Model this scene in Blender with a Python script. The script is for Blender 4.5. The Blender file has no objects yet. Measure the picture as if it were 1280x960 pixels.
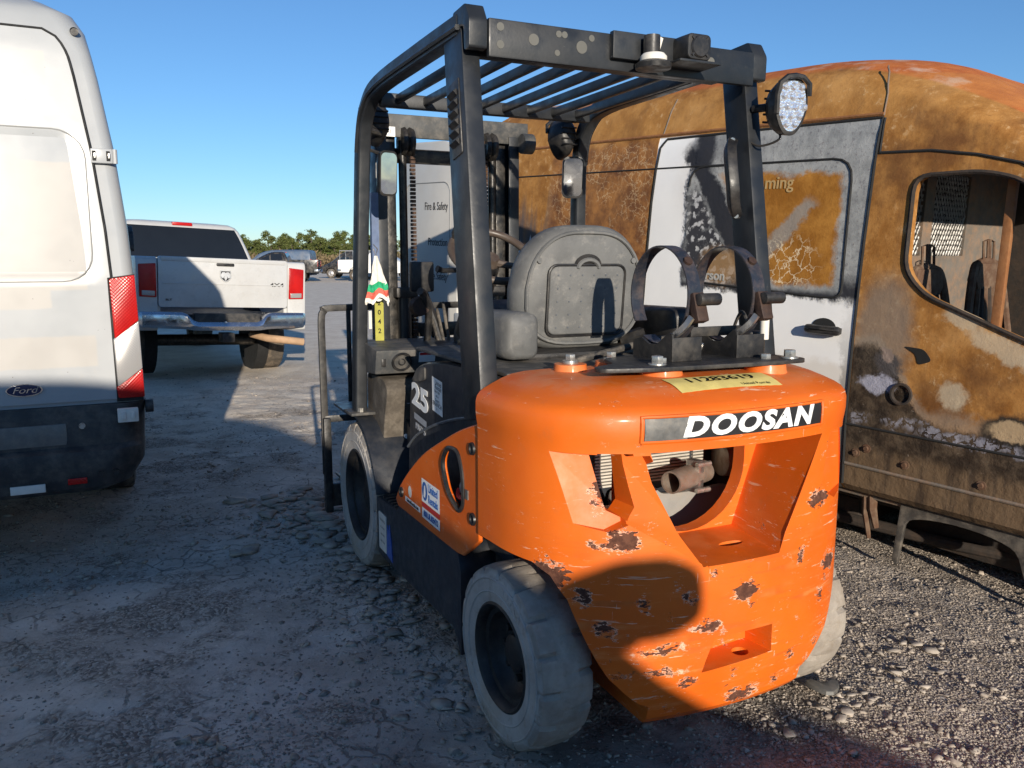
import bpy, bmesh, math, random
import numpy as np
from mathutils import Vector, Matrix, Euler

# ------------------------------------------------------------------ camera, sky, sun, exposure
scene = bpy.context.scene
COL = scene.collection
R = math.radians

cam_data = bpy.data.cameras.new('camera')
cam = bpy.data.objects.new('camera', cam_data)
COL.objects.link(cam)
scene.camera = cam
cam.location = (0.0, 0.0, 1.407)
cam.rotation_euler = (R(90 - 8.506), 0.0, 0.0)
cam_data.sensor_width = 36.0
cam_data.lens = 36.0 * 1036.4 / 1280.0
cam_data.clip_start = 0.05
cam_data.clip_end = 2000.0

SUN_ELEV = 12.6
SUN_AZ = 165.6                                   # clockwise from +Y
world = bpy.data.worlds.new('World')
scene.world = world
world.use_nodes = True
wn = world.node_tree
wn.nodes.clear()
w_out = wn.nodes.new('ShaderNodeOutputWorld')
w_bg = wn.nodes.new('ShaderNodeBackground')
w_sky = wn.nodes.new('ShaderNodeTexSky')
w_sky.sky_type = 'NISHITA'
w_sky.sun_disc = False
w_sky.sun_elevation = R(SUN_ELEV)
w_sky.sun_rotation = R(SUN_AZ)
w_sky.air_density = 0.95
w_sky.dust_density = 0.0
w_sky.ozone_density = 5.2
w_bg.inputs['Strength'].default_value = 0.085
wn.links.new(w_sky.outputs['Color'], w_bg.inputs['Color'])
wn.links.new(w_bg.outputs['Background'], w_out.inputs['Surface'])

sun_data = bpy.data.lights.new('sun', 'SUN')
sun_data.energy = 3.4
sun_data.angle = R(0.5)
sun_data.color = (1.0, 0.90, 0.76)
sun = bpy.data.objects.new('sun', sun_data)
COL.objects.link(sun)
_e, _a = R(SUN_ELEV), R(SUN_AZ)
_to = Vector((math.sin(_a) * math.cos(_e), math.cos(_a) * math.cos(_e), math.sin(_e)))
sun.rotation_euler = (-_to).to_track_quat('-Z', 'Y').to_euler()
sun.location = _to * 40

scene.view_settings.view_transform = 'Standard'
scene.view_settings.look = 'None'
scene.view_settings.gamma = 1.0
scene.view_settings.exposure = 0.78
scene.view_settings.use_curve_mapping = False
scene.render.engine = 'CYCLES'
scene.render.resolution_x = 1024
scene.render.resolution_y = 768

random.seed(7)
RNG = np.random.default_rng(11)

# ------------------------------------------------------------------ node helper
class NT:
    def __init__(s, m):
        s.t = m.node_tree; s.n = s.t.nodes; s.l = s.t.links
    def new(s, ty, **kw):
        nd = s.n.new(ty)
        for k, v in kw.items(): setattr(nd, k, v)
        return nd
    def put(s, sock, v):
        if v is None: return
        if isinstance(v, bpy.types.NodeSocket): s.l.new(v, sock)
        else:
            if hasattr(sock.default_value, '__len__') and not hasattr(v, '__len__'): v = (v, v, v)
            if hasattr(sock.default_value, '__len__') and len(sock.default_value) == 4 and len(v) == 3: v = (*v, 1.0)
            sock.default_value = v
    def obj(s): return s.new('ShaderNodeTexCoord').outputs['Object']
    def map(s, vec, scale=(1, 1, 1), loc=(0, 0, 0), rot=(0, 0, 0)):
        m = s.new('ShaderNodeMapping'); s.put(m.inputs['Vector'], vec)
        m.inputs['Scale'].default_value = scale; m.inputs['Location'].default_value = loc; m.inputs['Rotation'].default_value = rot
        return m.outputs[0]
    def sep(s, vec):
        m = s.new('ShaderNodeSeparateXYZ'); s.put(m.inputs[0], vec); return m.outputs[0], m.outputs[1], m.outputs[2]
    def noise(s, vec, scale, detail=4, rough=.55, dist=0.0, col=False):
        m = s.new('ShaderNodeTexNoise'); s.put(m.inputs['Vector'], vec)
        m.inputs['Scale'].default_value = scale; m.inputs['Detail'].default_value = detail
        m.inputs['Roughness'].default_value = rough; m.inputs['Distortion'].default_value = dist
        return m.outputs['Color' if col else 'Fac']
    def vor(s, vec, scale, feature='F1', out='Distance', rnd=1.0):
        m = s.new('ShaderNodeTexVoronoi'); m.feature = feature; s.put(m.inputs['Vector'], vec)
        m.inputs['Scale'].default_value = scale; m.inputs['Randomness'].default_value = rnd
        return m.outputs[out]
    def m(s, op, a, b=None, c=None):
        m = s.new('ShaderNodeMath'); m.operation = op
        s.put(m.inputs[0], a); s.put(m.inputs[1], b); s.put(m.inputs[2], c); return m.outputs[0]
    def vm(s, op, a, b=None):
        m = s.new('ShaderNodeVectorMath'); m.operation = op
        s.put(m.inputs[0], a); s.put(m.inputs[1], b); return m.outputs['Vector' if op != 'LENGTH' else 'Value']
    def scl(s, a, k):
        m = s.new('ShaderNodeVectorMath'); m.operation = 'SCALE'; s.put(m.inputs[0], a); s.put(m.inputs['Scale'], k); return m.outputs[0]
    def ss(s, x, a, b, lo=0.0, hi=1.0):
        m = s.new('ShaderNodeMapRange'); m.interpolation_type = 'SMOOTHSTEP'
        s.put(m.inputs['Value'], x)
        if a > b: a, b, lo, hi = b, a, hi, lo
        m.inputs['From Min'].default_value = a; m.inputs['From Max'].default_value = b
        m.inputs['To Min'].default_value = lo; m.inputs['To Max'].default_value = hi
        return m.outputs[0]
    def mix(s, f, a, b, mode='MIX'):
        m = s.new('ShaderNodeMix'); m.data_type = 'RGBA'; m.blend_type = mode
        s.put(m.inputs['Factor'], f); s.put(m.inputs[6], a); s.put(m.inputs[7], b); return m.outputs[2]
    def bump(s, h, strength=.3, dist=.01, normal=None):
        m = s.new('ShaderNodeBump'); s.put(m.inputs['Height'], h)
        m.inputs['Strength'].default_value = strength; m.inputs['Distance'].default_value = dist
        if normal is not None: s.put(m.inputs['Normal'], normal)
        return m.outputs[0]
    def rect(s, u, v, u0, u1, v0, v1, soft):
        a = s.ss(u, u0 - soft, u0 + soft); b = s.ss(u, u1 + soft, u1 - soft)
        c = s.ss(v, v0 - soft, v0 + soft); d = s.ss(v, v1 + soft, v1 - soft)
        return s.m('MULTIPLY', s.m('MULTIPLY', a, b), s.m('MULTIPLY', c, d))
    def ell(s, u, v, cu, cv, ru, rv, soft=.3, ang=0.0):
        du = s.m('SUBTRACT', u, cu); dv = s.m('SUBTRACT', v, cv)
        if ang:
            ca, sa = math.cos(ang), math.sin(ang)
            du, dv = (s.m('ADD', s.m('MULTIPLY', du, ca), s.m('MULTIPLY', dv, sa)),
                      s.m('SUBTRACT', s.m('MULTIPLY', dv, ca), s.m('MULTIPLY', du, sa)))
        du = s.m('DIVIDE', du, ru); dv = s.m('DIVIDE', dv, rv)
        d = s.m('SQRT', s.m('ADD', s.m('MULTIPLY', du, du), s.m('MULTIPLY', dv, dv)))
        return s.ss(d, 1 + soft, 1 - soft)

MATS = {}
def material(name, base=(.5, .5, .5), rough=.5, metal=0.0, fn=None, var=.12, vscale=6.0, bump=0.0, bscale=60.0, dust=0.0,
             dustcol=(.34, .29, .23), coat=0.0, spec=.5, **kw):
    m = bpy.data.materials.new(name); m.use_nodes = True
    nt = NT(m); b = nt.n['Principled BSDF']
    b.inputs['Roughness'].default_value = rough; b.inputs['Metallic'].default_value = metal
    b.inputs['Specular IOR Level'].default_value = spec
    if coat: b.inputs['Coat Weight'].default_value = coat; b.inputs['Coat Roughness'].default_value = .12
    if fn is not None: fn(nt, b)
    else:
        o = nt.obj(); n = nt.noise(o, vscale, 5, .6)
        k = nt.ss(n, .25, .75, 1 - var, 1 + var)
        vmn = nt.new('ShaderNodeVectorMath'); vmn.operation = 'SCALE'; vmn.inputs[0].default_value = base; nt.put(vmn.inputs['Scale'], k)
        c = vmn.outputs[0]
        r = nt.ss(nt.noise(o, vscale * 3.1, 4), .3, .7, max(rough - .1, .03), min(rough + .12, 1))
        if dust:
            dn = nt.m('MULTIPLY', nt.ss(nt.noise(o, vscale * 1.7, 6, .7), .38, .72), dust)
            c = nt.mix(dn, c, dustcol); r = nt.m('ADD', r, nt.m('MULTIPLY', dn, .3))
        nt.put(b.inputs['Base Color'], c); nt.put(b.inputs['Roughness'], r)
        if bump: nt.put(b.inputs['Normal'], nt.bump(nt.noise(o, bscale, 4), bump, .004))
    for k, v in kw.items(): b.inputs[k.replace('_', ' ')].default_value = v
    MATS[name] = m
    return m

# ------------------------------------------------------------------ object helpers
def tag(o, label=None, cat=None, group=None, kind=None):
    if label: o['label'] = label
    if cat: o['category'] = cat
    if group: o['group'] = group
    if kind: o['kind'] = kind
    return o

def empty(name, loc=(0, 0, 0), rot=(0, 0, 0), label=None, cat=None, group=None):
    o = bpy.data.objects.new(name, None); COL.objects.link(o)
    o.location = loc; o.rotation_euler = rot; o.empty_display_size = .2
    return tag(o, label, cat, group)

def link_mesh(name, me, mat, parent=None):
    o = bpy.data.objects.new(name, me); COL.objects.link(o)
    if mat is not None:
        me.materials.clear(); me.materials.append(MATS[mat] if isinstance(mat, str) else mat)
    if parent is not None: o.parent = parent
    return o

def finish(me, ang=35):
    me.polygons.foreach_set('use_smooth', [True] * len(me.polygons))
    me.set_sharp_from_angle(angle=R(ang))
    me.update()

def catmull(pts, n):
    P = [Vector(p) for p in pts]; out = []
    for i in range(len(P) - 1):
        p0 = P[max(i - 1, 0)]; p1 = P[i]; p2 = P[i + 1]; p3 = P[min(i + 2, len(P) - 1)]
        for k in range(n):
            t = k / n
            out.append(.5 * ((2 * p1) + (p2 - p0) * t + (2 * p0 - 5 * p1 + 4 * p2 - p3) * t * t + (3 * p1 - p0 - 3 * p2 + p3) * t ** 3))
    out.append(P[-1]); return out

class MB:
    """collects geometry for one mesh object"""
    def __init__(s): s.v = []; s.f = []
    def add(s, vs, fs):
        b = len(s.v); s.v += [tuple(v) for v in vs]; s.f += [tuple(i + b for i in f) for f in fs]; return s
    def box(s, c, size, rot=None):
        hx, hy, hz = [k / 2 for k in size]
        M = (rot if isinstance(rot, Matrix) else Euler(rot).to_matrix()) if rot is not None else Matrix.Identity(3)
        vs = [Vector(c) + M @ Vector((x * hx, y * hy, z * hz)) for x in (-1, 1) for y in (-1, 1) for z in (-1, 1)]
        return s.add(vs, [(0, 1, 3, 2), (4, 6, 7, 5), (0, 4, 5, 1), (2, 3, 7, 6), (0, 2, 6, 4), (1, 5, 7, 3)])
    def span(s, x0, x1, y0, y1, z0, z1):
        return s.box(((x0 + x1) / 2, (y0 + y1) / 2, (z0 + z1) / 2), (abs(x1 - x0), abs(y1 - y0), abs(z1 - z0)))
    def prism(s, poly, axis, a, b):
        """polygon (2d) in the plane normal to axis, extruded from a to b"""
        def P(u, v, w): return {'x': (w, u, v), 'y': (u, w, v), 'z': (u, v, w)}[axis]
        n = len(poly); ar = sum(poly[i][0] * poly[(i + 1) % n][1] - poly[(i + 1) % n][0] * poly[i][1] for i in range(n))
        if ar < 0: poly = poly[::-1]
        if axis == 'y': poly = poly[::-1]
        if a > b: a, b = b, a
        vs = [P(u, v, a) for u, v in poly] + [P(u, v, b) for u, v in poly]
        fs = [tuple(range(n))[::-1], tuple(range(n, 2 * n))] + [(i, (i + 1) % n, n + (i + 1) % n, n + i) for i in range(n)]
        return s.add(vs, fs)
    def loft(s, rings, close=True, cap=True):
        n = len(rings[0]); vs = [p for r in rings for p in r]; fs = []
        for k in range(len(rings) - 1):
            for i in range(n if close else n - 1):
                j = (i + 1) % n; fs.append((k * n + i, k * n + j, (k + 1) * n + j, (k + 1) * n + i))
        if cap: fs.append(tuple(range(n))[::-1]); fs.append(tuple(range((len(rings) - 1) * n, len(rings) * n)))
        return s.add(vs, fs)
    def tube(s, pts, r, n=10, cap=True, flat=None):
        """round tube along pts; r number or list; flat=(w,h,up) gives a rectangular bar"""
        P = [Vector(p) for p in pts]; rr = r if hasattr(r, '__len__') else [r] * len(P); rings = []
        t0 = (P[1] - P[0]).normalized(); ref = Vector(flat[2]) if flat else (Vector((0, 0, 1)) if abs(t0.z) < .9 else Vector((0, 1, 0)))
        u = None
        for i, p in enumerate(P):
            t = (P[min(i + 1, len(P) - 1)] - P[max(i - 1, 0)]).normalized()
            if u is None: u = (ref - t * ref.dot(t)).normalized()
            else: u = (u - t * u.dot(t)).normalized()
            w = t.cross(u)
            if flat:
                a, b = flat[0] / 2, flat[1] / 2
                rings.append([p + w * x * a + u * y * b for x, y in ((-1, -1), (1, -1), (1, 1), (-1, 1))])
            else: rings.append([p + (w * math.cos(q) + u * math.sin(q)) * rr[i] for q in [2 * math.pi * k / n for k in range(n)]])
        return s.loft(rings, True, cap)
    def cyl(s, a, b, r, n=16, r2=None): return s.tube([a, b], [r, r if r2 is None else r2], n)
    def lathe(s, prof, o=(0, 0, 0), axis='x', n=32, mod=None):
        """prof: (radius, along) list closed by the caller; revolved about axis through o"""
        rings = []
        for k in range(n):
            q = 2 * math.pi * k / n; c, d = math.cos(q), math.sin(q); ring = []
            for i, (r, h) in enumerate(prof):
                if mod: r, h = mod(i, k, r, h)
                p = {'x': (h, r * c, r * d), 'y': (r * d, h, r * c), 'z': (r * c, r * d, h)}[axis]
                ring.append((p[0] + o[0], p[1] + o[1], p[2] + o[2]))
            rings.append(ring)
        m = len(prof); vs = [p for r in rings for p in r]; fs = []
        for k in range(n):
            j = (k + 1) % n
            for i in range(m - 1): fs.append((k * m + i, j * m + i, j * m + i + 1, k * m + i + 1))
        return s.add(vs, fs)
    def grid(s, fn, nu, nv):
        vs = [fn(i / nu, j / nv) for i in range(nu + 1) for j in range(nv + 1)]
        return s.add(vs, [(i * (nv + 1) + j, (i + 1) * (nv + 1) + j, (i + 1) * (nv + 1) + j + 1, i * (nv + 1) + j + 1) for i in range(nu) for j in range(nv)])
    def xform(s, M): s.v = [tuple(M @ Vector(v)) for v in s.v]; return s
    def mesh(s, name, bevel=0.0, seg=2, ang=35, fix=True):
        me = bpy.data.meshes.new(name); me.from_pydata(s.v, [], s.f)
        bm = bmesh.new(); bm.from_mesh(me)
        if fix:
            bmesh.ops.remove_doubles(bm, verts=bm.verts, dist=1e-6)
            bmesh.ops.recalc_face_normals(bm, faces=bm.faces)
        if bevel:
            es = [e for e in bm.edges if len(e.link_faces) == 2 and e.calc_face_angle(0) > R(28)]
            bmesh.ops.bevel(bm, geom=es, offset=bevel, segments=seg, profile=.6, affect='EDGES', clamp_overlap=True)
        bm.to_mesh(me); bm.free(); finish(me, ang); return me
    def build(s, name, mat, parent=None, bevel=0.0, seg=2, ang=35, fix=True):
        return link_mesh(name, s.mesh(name, bevel, seg, ang, fix), mat, parent)

def boolean(me, cutters, op='DIFFERENCE'):
    o = bpy.data.objects.new('tmp', me); COL.objects.link(o); cs = []
    for c in cutters:
        co = bpy.data.objects.new('cut', c); COL.objects.link(co); cs.append(co)
        md = o.modifiers.new('b', 'BOOLEAN'); md.operation = op; md.object = co; md.solver = 'EXACT'
    dg = bpy.context.evaluated_depsgraph_get(); dg.update()
    out = bpy.data.meshes.new_from_object(o.evaluated_get(dg))
    for x in [o] + cs: bpy.data.objects.remove(x)
    return out

def hull(pts):
    bm = bmesh.new()
    for p in pts: bm.verts.new(p)
    r_ = bmesh.ops.convex_hull(bm, input=bm.verts)
    bmesh.ops.delete(bm, geom=[g for g in r_['geom_interior'] if isinstance(g, bmesh.types.BMVert)], context='VERTS')
    bmesh.ops.recalc_face_normals(bm, faces=bm.faces)
    me = bpy.data.meshes.new('hull'); bm.to_mesh(me); bm.free(); return me

def text_mesh(body, size, shear=0.0, bold=0.0, xscale=1.0, extrude=.0008, align='CENTER', space=1.0):
    cu = bpy.data.curves.new('t', 'FONT'); cu.body = body; cu.size = size; cu.shear = shear; cu.offset = bold
    cu.extrude = extrude; cu.align_x = align; cu.align_y = 'CENTER'; cu.resolution_u = 4; cu.space_character = space
    o = bpy.data.objects.new('t', cu); COL.objects.link(o)
    dg = bpy.context.evaluated_depsgraph_get(); dg.update()
    me = bpy.data.meshes.new_from_object(o.evaluated_get(dg)); bpy.data.objects.remove(o); bpy.data.curves.remove(cu)
    for v in me.vertices: v.co.x *= xscale
    return me

def text(name, body, size, mat, parent, fn, **kw):
    """fn maps the flat text's (u, v, w) to a point in the parent's space"""
    me = text_mesh(body, size, **kw)
    for v in me.vertices: v.co = Vector(fn(v.co.x, v.co.y, v.co.z))
    return link_mesh(name, me, mat, parent)

def plane_map(o, u, v, flip=False):
    o, u, v = Vector(o), Vector(u).normalized(), Vector(v).normalized(); w = u.cross(v)
    return lambda a, b, c: o + u * a + v * b + w * c

def copy_tree(o, parent=None):
    c = o.copy(); COL.objects.link(c); c.parent = parent
    for ch in o.children: copy_tree(ch, c)
    return c

def rrect(u0, u1, v0, v1, r, n=5):
    out = []
    for (cx, cy, a) in ((u1 - r, v0 + r, -90), (u1 - r, v1 - r, 0), (u0 + r, v1 - r, 90), (u0 + r, v0 + r, 180)):
        for k in range(n + 1): q = R(a + 90 * k / n); out.append((cx + r * math.cos(q), cy + r * math.sin(q)))
    return out

def round_poly(poly, r, n=4):
    out = []; m = len(poly)
    for i in range(m):
        p = Vector(poly[i]); a = Vector(poly[i - 1]); b = Vector(poly[(i + 1) % m])
        da = (a - p); db = (b - p); k = min(r, da.length * .45, db.length * .45)
        p0 = p + da.normalized() * k; p1 = p + db.normalized() * k
        for j in range(n + 1):
            t = j / n; out.append(tuple(p0 * (1 - t) ** 2 + p * 2 * t * (1 - t) + p1 * t * t))
    return out
# ------------------------------------------------------------------ materials
CHIPS = [(-0.509, 0.574, 0.044, 0.044), (-0.359, 0.68, 0.047, 0.034), (-0.423, 0.674, 0.016, 0.01), (-0.45, 0.527, 0.021, 0.023), (-0.298, 0.514, 0.01, 0.021), (-0.175, 0.516, 0.01, 0.023), (-0.098, 0.568, 0.01, 0.013), (0.016, 0.499, 0.052, 0.036), (-0.114, 0.423, 0.047, 0.016), (-0.397, 0.449, 0.026, 0.021), (-0.246, 0.372, 0.078, 0.01), (0.225, 0.565, 0.013, 0.023), (0.371, 0.514, 0.044, 0.026), (0.327, 0.417, 0.013, 0.021), (0.033, 0.187, 0.057, 0.021), (0.208, 0.274, 0.016, 0.016), (0.157, 0.194, 0.016, 0.013), (-0.164, 0.267, 0.031, 0.013), (0.3, 0.198, 0.042, 0.01), (-0.257, 0.307, 0.065, 0.006), (0.3, 0.727, 0.052, 0.026), (-0.395, 0.80, 0.018, 0.04), (-.245, .86, .016, .03)]

def f_orange(chips, scratch=1.0):
    def fn(nt, b):
        o = nt.obj(); x, y, z = nt.sep(o)
        base = nt.mix(nt.ss(nt.noise(o, 3.0, 4), .3, .7), (.68, .112, .003), (.73, .140, .005))
        # dull, chalky lower paint and grime
        gr = nt.m('MULTIPLY', nt.ss(nt.noise(o, 14, 6, .7), .52, .78), .28)
        base = nt.mix(gr, base, (.42, .13, .035))
        d = nt.noise(nt.map(o, (.8, .8, 1.7)), 24, 6, .7, col=True); d2 = nt.noise(nt.map(o, (.55, .55, 1.6), rot=(0, R(12), 0)), 105, 3, .65, col=True)
        od = nt.vm('ADD', o, nt.scl(nt.vm('SUBTRACT', d, (.5, .5, .5)), .105))
        od = nt.vm('ADD', od, nt.scl(nt.vm('SUBTRACT', d2, (.5, .5, .5)), .042))
        dx, dy, dz = nt.sep(od)
        core = None; rim = None
        for cx, cz, rx, rz in ([(a_, b_, c_ * .82, d_ * .8) for a_, b_, c_, d_ in CHIPS] if chips else []):
            du = nt.m('DIVIDE', nt.m('SUBTRACT', dx, cx), rx); dv = nt.m('DIVIDE', nt.m('SUBTRACT', dz, cz), rz)
            q = nt.m('SQRT', nt.m('ADD', nt.m('MULTIPLY', du, du), nt.m('MULTIPLY', dv, dv)))
            q = nt.m('MULTIPLY', nt.m('SUBTRACT', q, 1.0), min(rx, rz))          # rough distance in metres
            core = q if core is None else nt.m('MINIMUM', core, q)
        # scattered small chips, thicker low down where it gets hit
        n1 = nt.noise(nt.map(od, (1, 1, 2.1)), 17, 4, .6)
        low = nt.ss(z, .95, .25, .0, .055)
        free = nt.m('MULTIPLY', nt.m('SUBTRACT', nt.m('SUBTRACT', .728, low), n1), .12)
        core = free if core is None else nt.m('MINIMUM', core, free)
        dustm = nt.m('MULTIPLY', nt.ss(z, 1.045, 1.075), nt.ss(nt.noise(o, 8, 5, .7), .40, .62))
        base = nt.mix(nt.m('MULTIPLY', dustm, .35), base, (.62, .30, .14))
        chip = nt.ss(core, .001, -.001); ring = nt.ss(core, .0055, .0012)
        rust = nt.mix(nt.ss(nt.noise(o, 60, 5, .7), .35, .65), (.070, .024, .013), (.135, .052, .028))
        wear = nt.m('MULTIPLY', nt.ss(nt.noise(nt.map(o, (3.0, 3.0, 26)), 1.0, 5, .7), .50, .66), nt.ss(z, .80, .45, .0, .45))
        base = nt.mix(wear, base, nt.mix(nt.ss(nt.noise(o, 5, 3), .42, .58), (.36, .075, .012), (.80, .27, .075)))
        # long thin rub marks
        sc = nt.noise(nt.vm('ADD', nt.map(o, (2.6, 2.6, 110), rot=(0, R(5), 0)), nt.scl(nt.noise(o, 2.2, 2, .5, col=True), 9.0)), 1.0, 4, .7)
        sc2 = nt.noise(o, 4.5, 3, .6)
        scr = nt.m('MULTIPLY', nt.ss(sc, .625, .665), nt.ss(sc2, .44, .54))
        scr = nt.m('MULTIPLY', scr, .62 * scratch)
        sb = nt.noise(nt.map(o, (70, 70, 6), loc=(3, 1, 2)), 1.3, 3, .6)
        scr2 = nt.m('MULTIPLY', nt.m('MULTIPLY', nt.ss(sb, .68, .70), nt.ss(nt.noise(o, 7, 3, .6), .56, .64)), .5 * scratch)
        col = nt.mix(scr, base, (.82, .58, .40)); col = nt.mix(scr2, col, (.80, .62, .48))
        col = nt.mix(nt.m('MULTIPLY', nt.m('MULTIPLY', ring, nt.ss(nt.noise(o, 30, 3, .6), .42, .58)), .75), col, (.88, .62, .45)); col = nt.mix(chip, col, rust)
        nt.put(b.inputs['Base Color'], col)
        rg = nt.ss(nt.noise(o, 9, 5, .65), .3, .7, .46, .62)
        b.inputs['Coat Weight'].default_value = .12; b.inputs['Coat Roughness'].default_value = .16
        rg = nt.m('ADD', rg, nt.m('MULTIPLY', chip, .45)); rg = nt.m('ADD', rg, nt.m('MULTIPLY', scr, .25))
        nt.put(b.inputs['Roughness'], rg)
        h = nt.m('SUBTRACT', nt.m('ADD', nt.m('MULTIPLY', nt.noise(o, 22, 3, .5), .35), nt.m('MULTIPLY', nt.noise(o, 150, 3, .6), .16)), chip)
        nt.put(b.inputs['Normal'], nt.bump(h, .35, .003))
    return fn
material('orange_cast', fn=f_orange(True), rough=.35)
material('orange_panel', fn=f_orange(False, .5), rough=.35)

def f_rubber(nt, b, rad=.268):
    o = nt.obj(); _x, _y, _z = nt.sep(o)
    rr = nt.m('SQRT', nt.m('ADD', nt.m('MULTIPLY', _y, _y), nt.m('MULTIPLY', _z, _z)))
    n = nt.noise(o, 9, 6, .65)
    c = nt.mix(nt.ss(n, .3, .7), (.36, .335, .305), (.48, .455, .42))
    c = nt.mix(nt.m('MULTIPLY', nt.ss(nt.noise(o, 28, 6, .7), .5, .72), .55), c, (.25, .20, .145))
    c = nt.mix(nt.m('MULTIPLY', nt.ss(nt.noise(o, 5, 3, .5), .5, .7), .5), c, (.36, .29, .21))
    # the running band carries yard dirt, the lug gaps are packed dark
    tr = nt.m('MULTIPLY', nt.ss(nt.m('ADD', rr, nt.m('MULTIPLY', n, .02)), rad * .925 + .01, rad * .965 + .01), .60)
    c = nt.mix(tr, c, nt.mix(nt.ss(nt.noise(o, 16, 5, .7), .35, .65), (.20, .155, .11), (.33, .275, .21)))
    gap = nt.m('MULTIPLY', nt.ss(rr, rad * .968, rad * .935), nt.ss(rr, rad * .88, rad * .915)); gap = nt.m('MULTIPLY', gap, nt.ss(nt.noise(o, 20, 3), .35, .6))
    c = nt.mix(nt.m('MULTIPLY', gap, .45), c, (.13, .105, .08))
    nt.put(b.inputs['Base Color'], c); b.inputs['Roughness'].default_value = .92
    nt.put(b.inputs['Normal'], nt.bump(nt.noise(o, 55, 5, .7), .55, .004))
material('dusty_rubber', fn=f_rubber, spec=.2)
material('dusty_rubber_front', fn=lambda nt, b: f_rubber(nt, b, .338), spec=.2)
material('black_rubber', (.028, .027, .026), .85, dust=.55, vscale=9, bump=.3, bscale=70)
material('rim_black', (.010, .010, .011), .55, dust=.06, vscale=11, bump=.12)
material('rim_silver', (.45, .45, .46), .35, .6, dust=.4)

def f_guard(nt, b):
    o = nt.obj()
    n = nt.noise(o, 7, 5, .6)
    c = nt.mix(nt.ss(n, .3, .7), (.012, .014, .017), (.021, .023, .026))
    c = nt.mix(nt.m('MULTIPLY', nt.ss(nt.noise(o, 31, 6, .72), .58, .80), .35), c, (.10, .09, .075))
    c = nt.mix(nt.ss(nt.noise(nt.map(o, (1, 1, 14)), 21, 3, .6), .745, .76), c, (.36, .34, .31))
    nt.put(b.inputs['Base Color'], c)
    nt.put(b.inputs['Roughness'], nt.ss(nt.noise(o, 13, 4), .3, .7, .30, .50))
    nt.put(b.inputs['Normal'], nt.bump(nt.noise(o, 120, 3, .5), .10, .002))
material('guard_paint', fn=f_guard)
material('black_steel', (.014, .014, .015), .45, dust=.14, vscale=9, bump=.15)
material('greasy_steel', (.020, .019, .018), .36, .4, dust=.2, vscale=12, bump=.25)
material('dark_plastic', (.020, .024, .032), .38, dust=.08, vscale=8, bump=.10, bscale=160)
material('black_plastic', (.011, .011, .012), .45, dust=.08, vscale=10, bump=.10, bscale=140)
material('grey_plate', (.045, .045, .044), .6, dust=.3, vscale=8, bump=.2)
material('dash_grey', (.050, .053, .055), .55, dust=.3, vscale=7, bump=.12)

def f_vinyl(nt, b):
    o = nt.obj()
    c = nt.mix(nt.ss(nt.noise(o, 6, 5, .6), .3, .7), (.105, .107, .106), (.155, .155, .150))
    c = nt.mix(nt.m('MULTIPLY', nt.ss(nt.noise(o, 20, 6, .75), .50, .72), .6), c, (.27, .255, .23))
    c = nt.mix(nt.m('MULTIPLY', nt.ss(nt.noise(nt.map(o, (1, 1, 2.2)), 70, 3, .6), .69, .72), .55), c, (.36, .345, .32))
    c = nt.mix(nt.m('MULTIPLY', nt.ss(nt.noise(o, 4.5, 4, .6), .52, .62), .4), c, (.055, .056, .057))
    nt.put(b.inputs['Base Color'], c); b.inputs['Roughness'].default_value = .58
    h = nt.m('ADD', nt.vor(o, 230), nt.m('MULTIPLY', nt.noise(o, 14, 3), 2.0))
    nt.put(b.inputs['Normal'], nt.bump(h, .22, .002))
material('seat_vinyl', fn=f_vinyl)
material('bare_metal', (.55, .53, .50), .36, .9, vscale=20, bump=.1)
material('bolt_metal', (.50, .48, .44), .35, .8, vscale=40)
material('chrome', (.72, .73, .75), .10, 1.0, var=.05, dust=.12)
material('muffler_metal', (.36, .30, .25), .5, .6, dust=.6, dustcol=(.28, .16, .09), vscale=16, bump=.2)
material('radiator_fin', (.62, .58, .50), .55, .3, vscale=15, dust=.3)
material('shroud_grey', (.27, .26, .245), .7, dust=.4, vscale=9, bump=.15)
material('hoop_paint', (.022, .026, .036), .33, dust=.2, vscale=14, dustcol=(.30, .19, .13), bump=.2)
material('rusty_bracket', (.045, .026, .020), .6, .3, dust=.4, dustcol=(.12, .065, .04), vscale=22, bump=.4)
material('brown_grip', (.070, .050, .038), .42, vscale=9, dust=.15)
material('white_print', (.82, .82, .80), .5, var=.04)
material('black_print', (.012, .012, .013), .6, var=.03)
material('grey_print', (.30, .31, .33), .5, var=.05)
material('blue_print', (.03, .11, .36), .45, var=.05)
material('red_print', (.55, .03, .03), .5, var=.05)
material('label_yellow', (.78, .62, .20), .55, var=.10, vscale=20)
material('label_cream', (.70, .67, .60), .6, var=.06, vscale=25)
material('strip_yellow', (.36, .34, .05), .55, var=.1, vscale=30)
material('plate_grey', (.14, .14, .135), .42, .3, dust=.3, vscale=18)
material('tape_blue', (.03, .10, .42), .4, vscale=30, dust=.3)
material('mirror_glass', (.86, .88, .90), .02, 1.0, var=.01)
material('amber_lens', (.55, .10, .01), .25, vscale=20)
material('cloth_white', (.78, .74, .66), .85, vscale=30, dust=.2)
material('cloth_green', (.02, .36, .16), .8, vscale=30)
material('cloth_red', (.68, .13, .09), .8, vscale=30)
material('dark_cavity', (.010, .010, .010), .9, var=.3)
material('chain_rust', (.050, .026, .016), .6, .4, dust=.3, dustcol=(.16, .09, .05), vscale=40, bump=.3)

def f_lens(nt, b):
    o = nt.obj()
    nt.put(b.inputs['Base Color'], (.86, .88, .92)); b.inputs['Roughness'].default_value = .06
    b.inputs['Metallic'].default_value = .75
    nt.put(b.inputs['Normal'], nt.bump(nt.vor(o, 90), .8, .004))
material('led_reflector', fn=f_lens)

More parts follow.
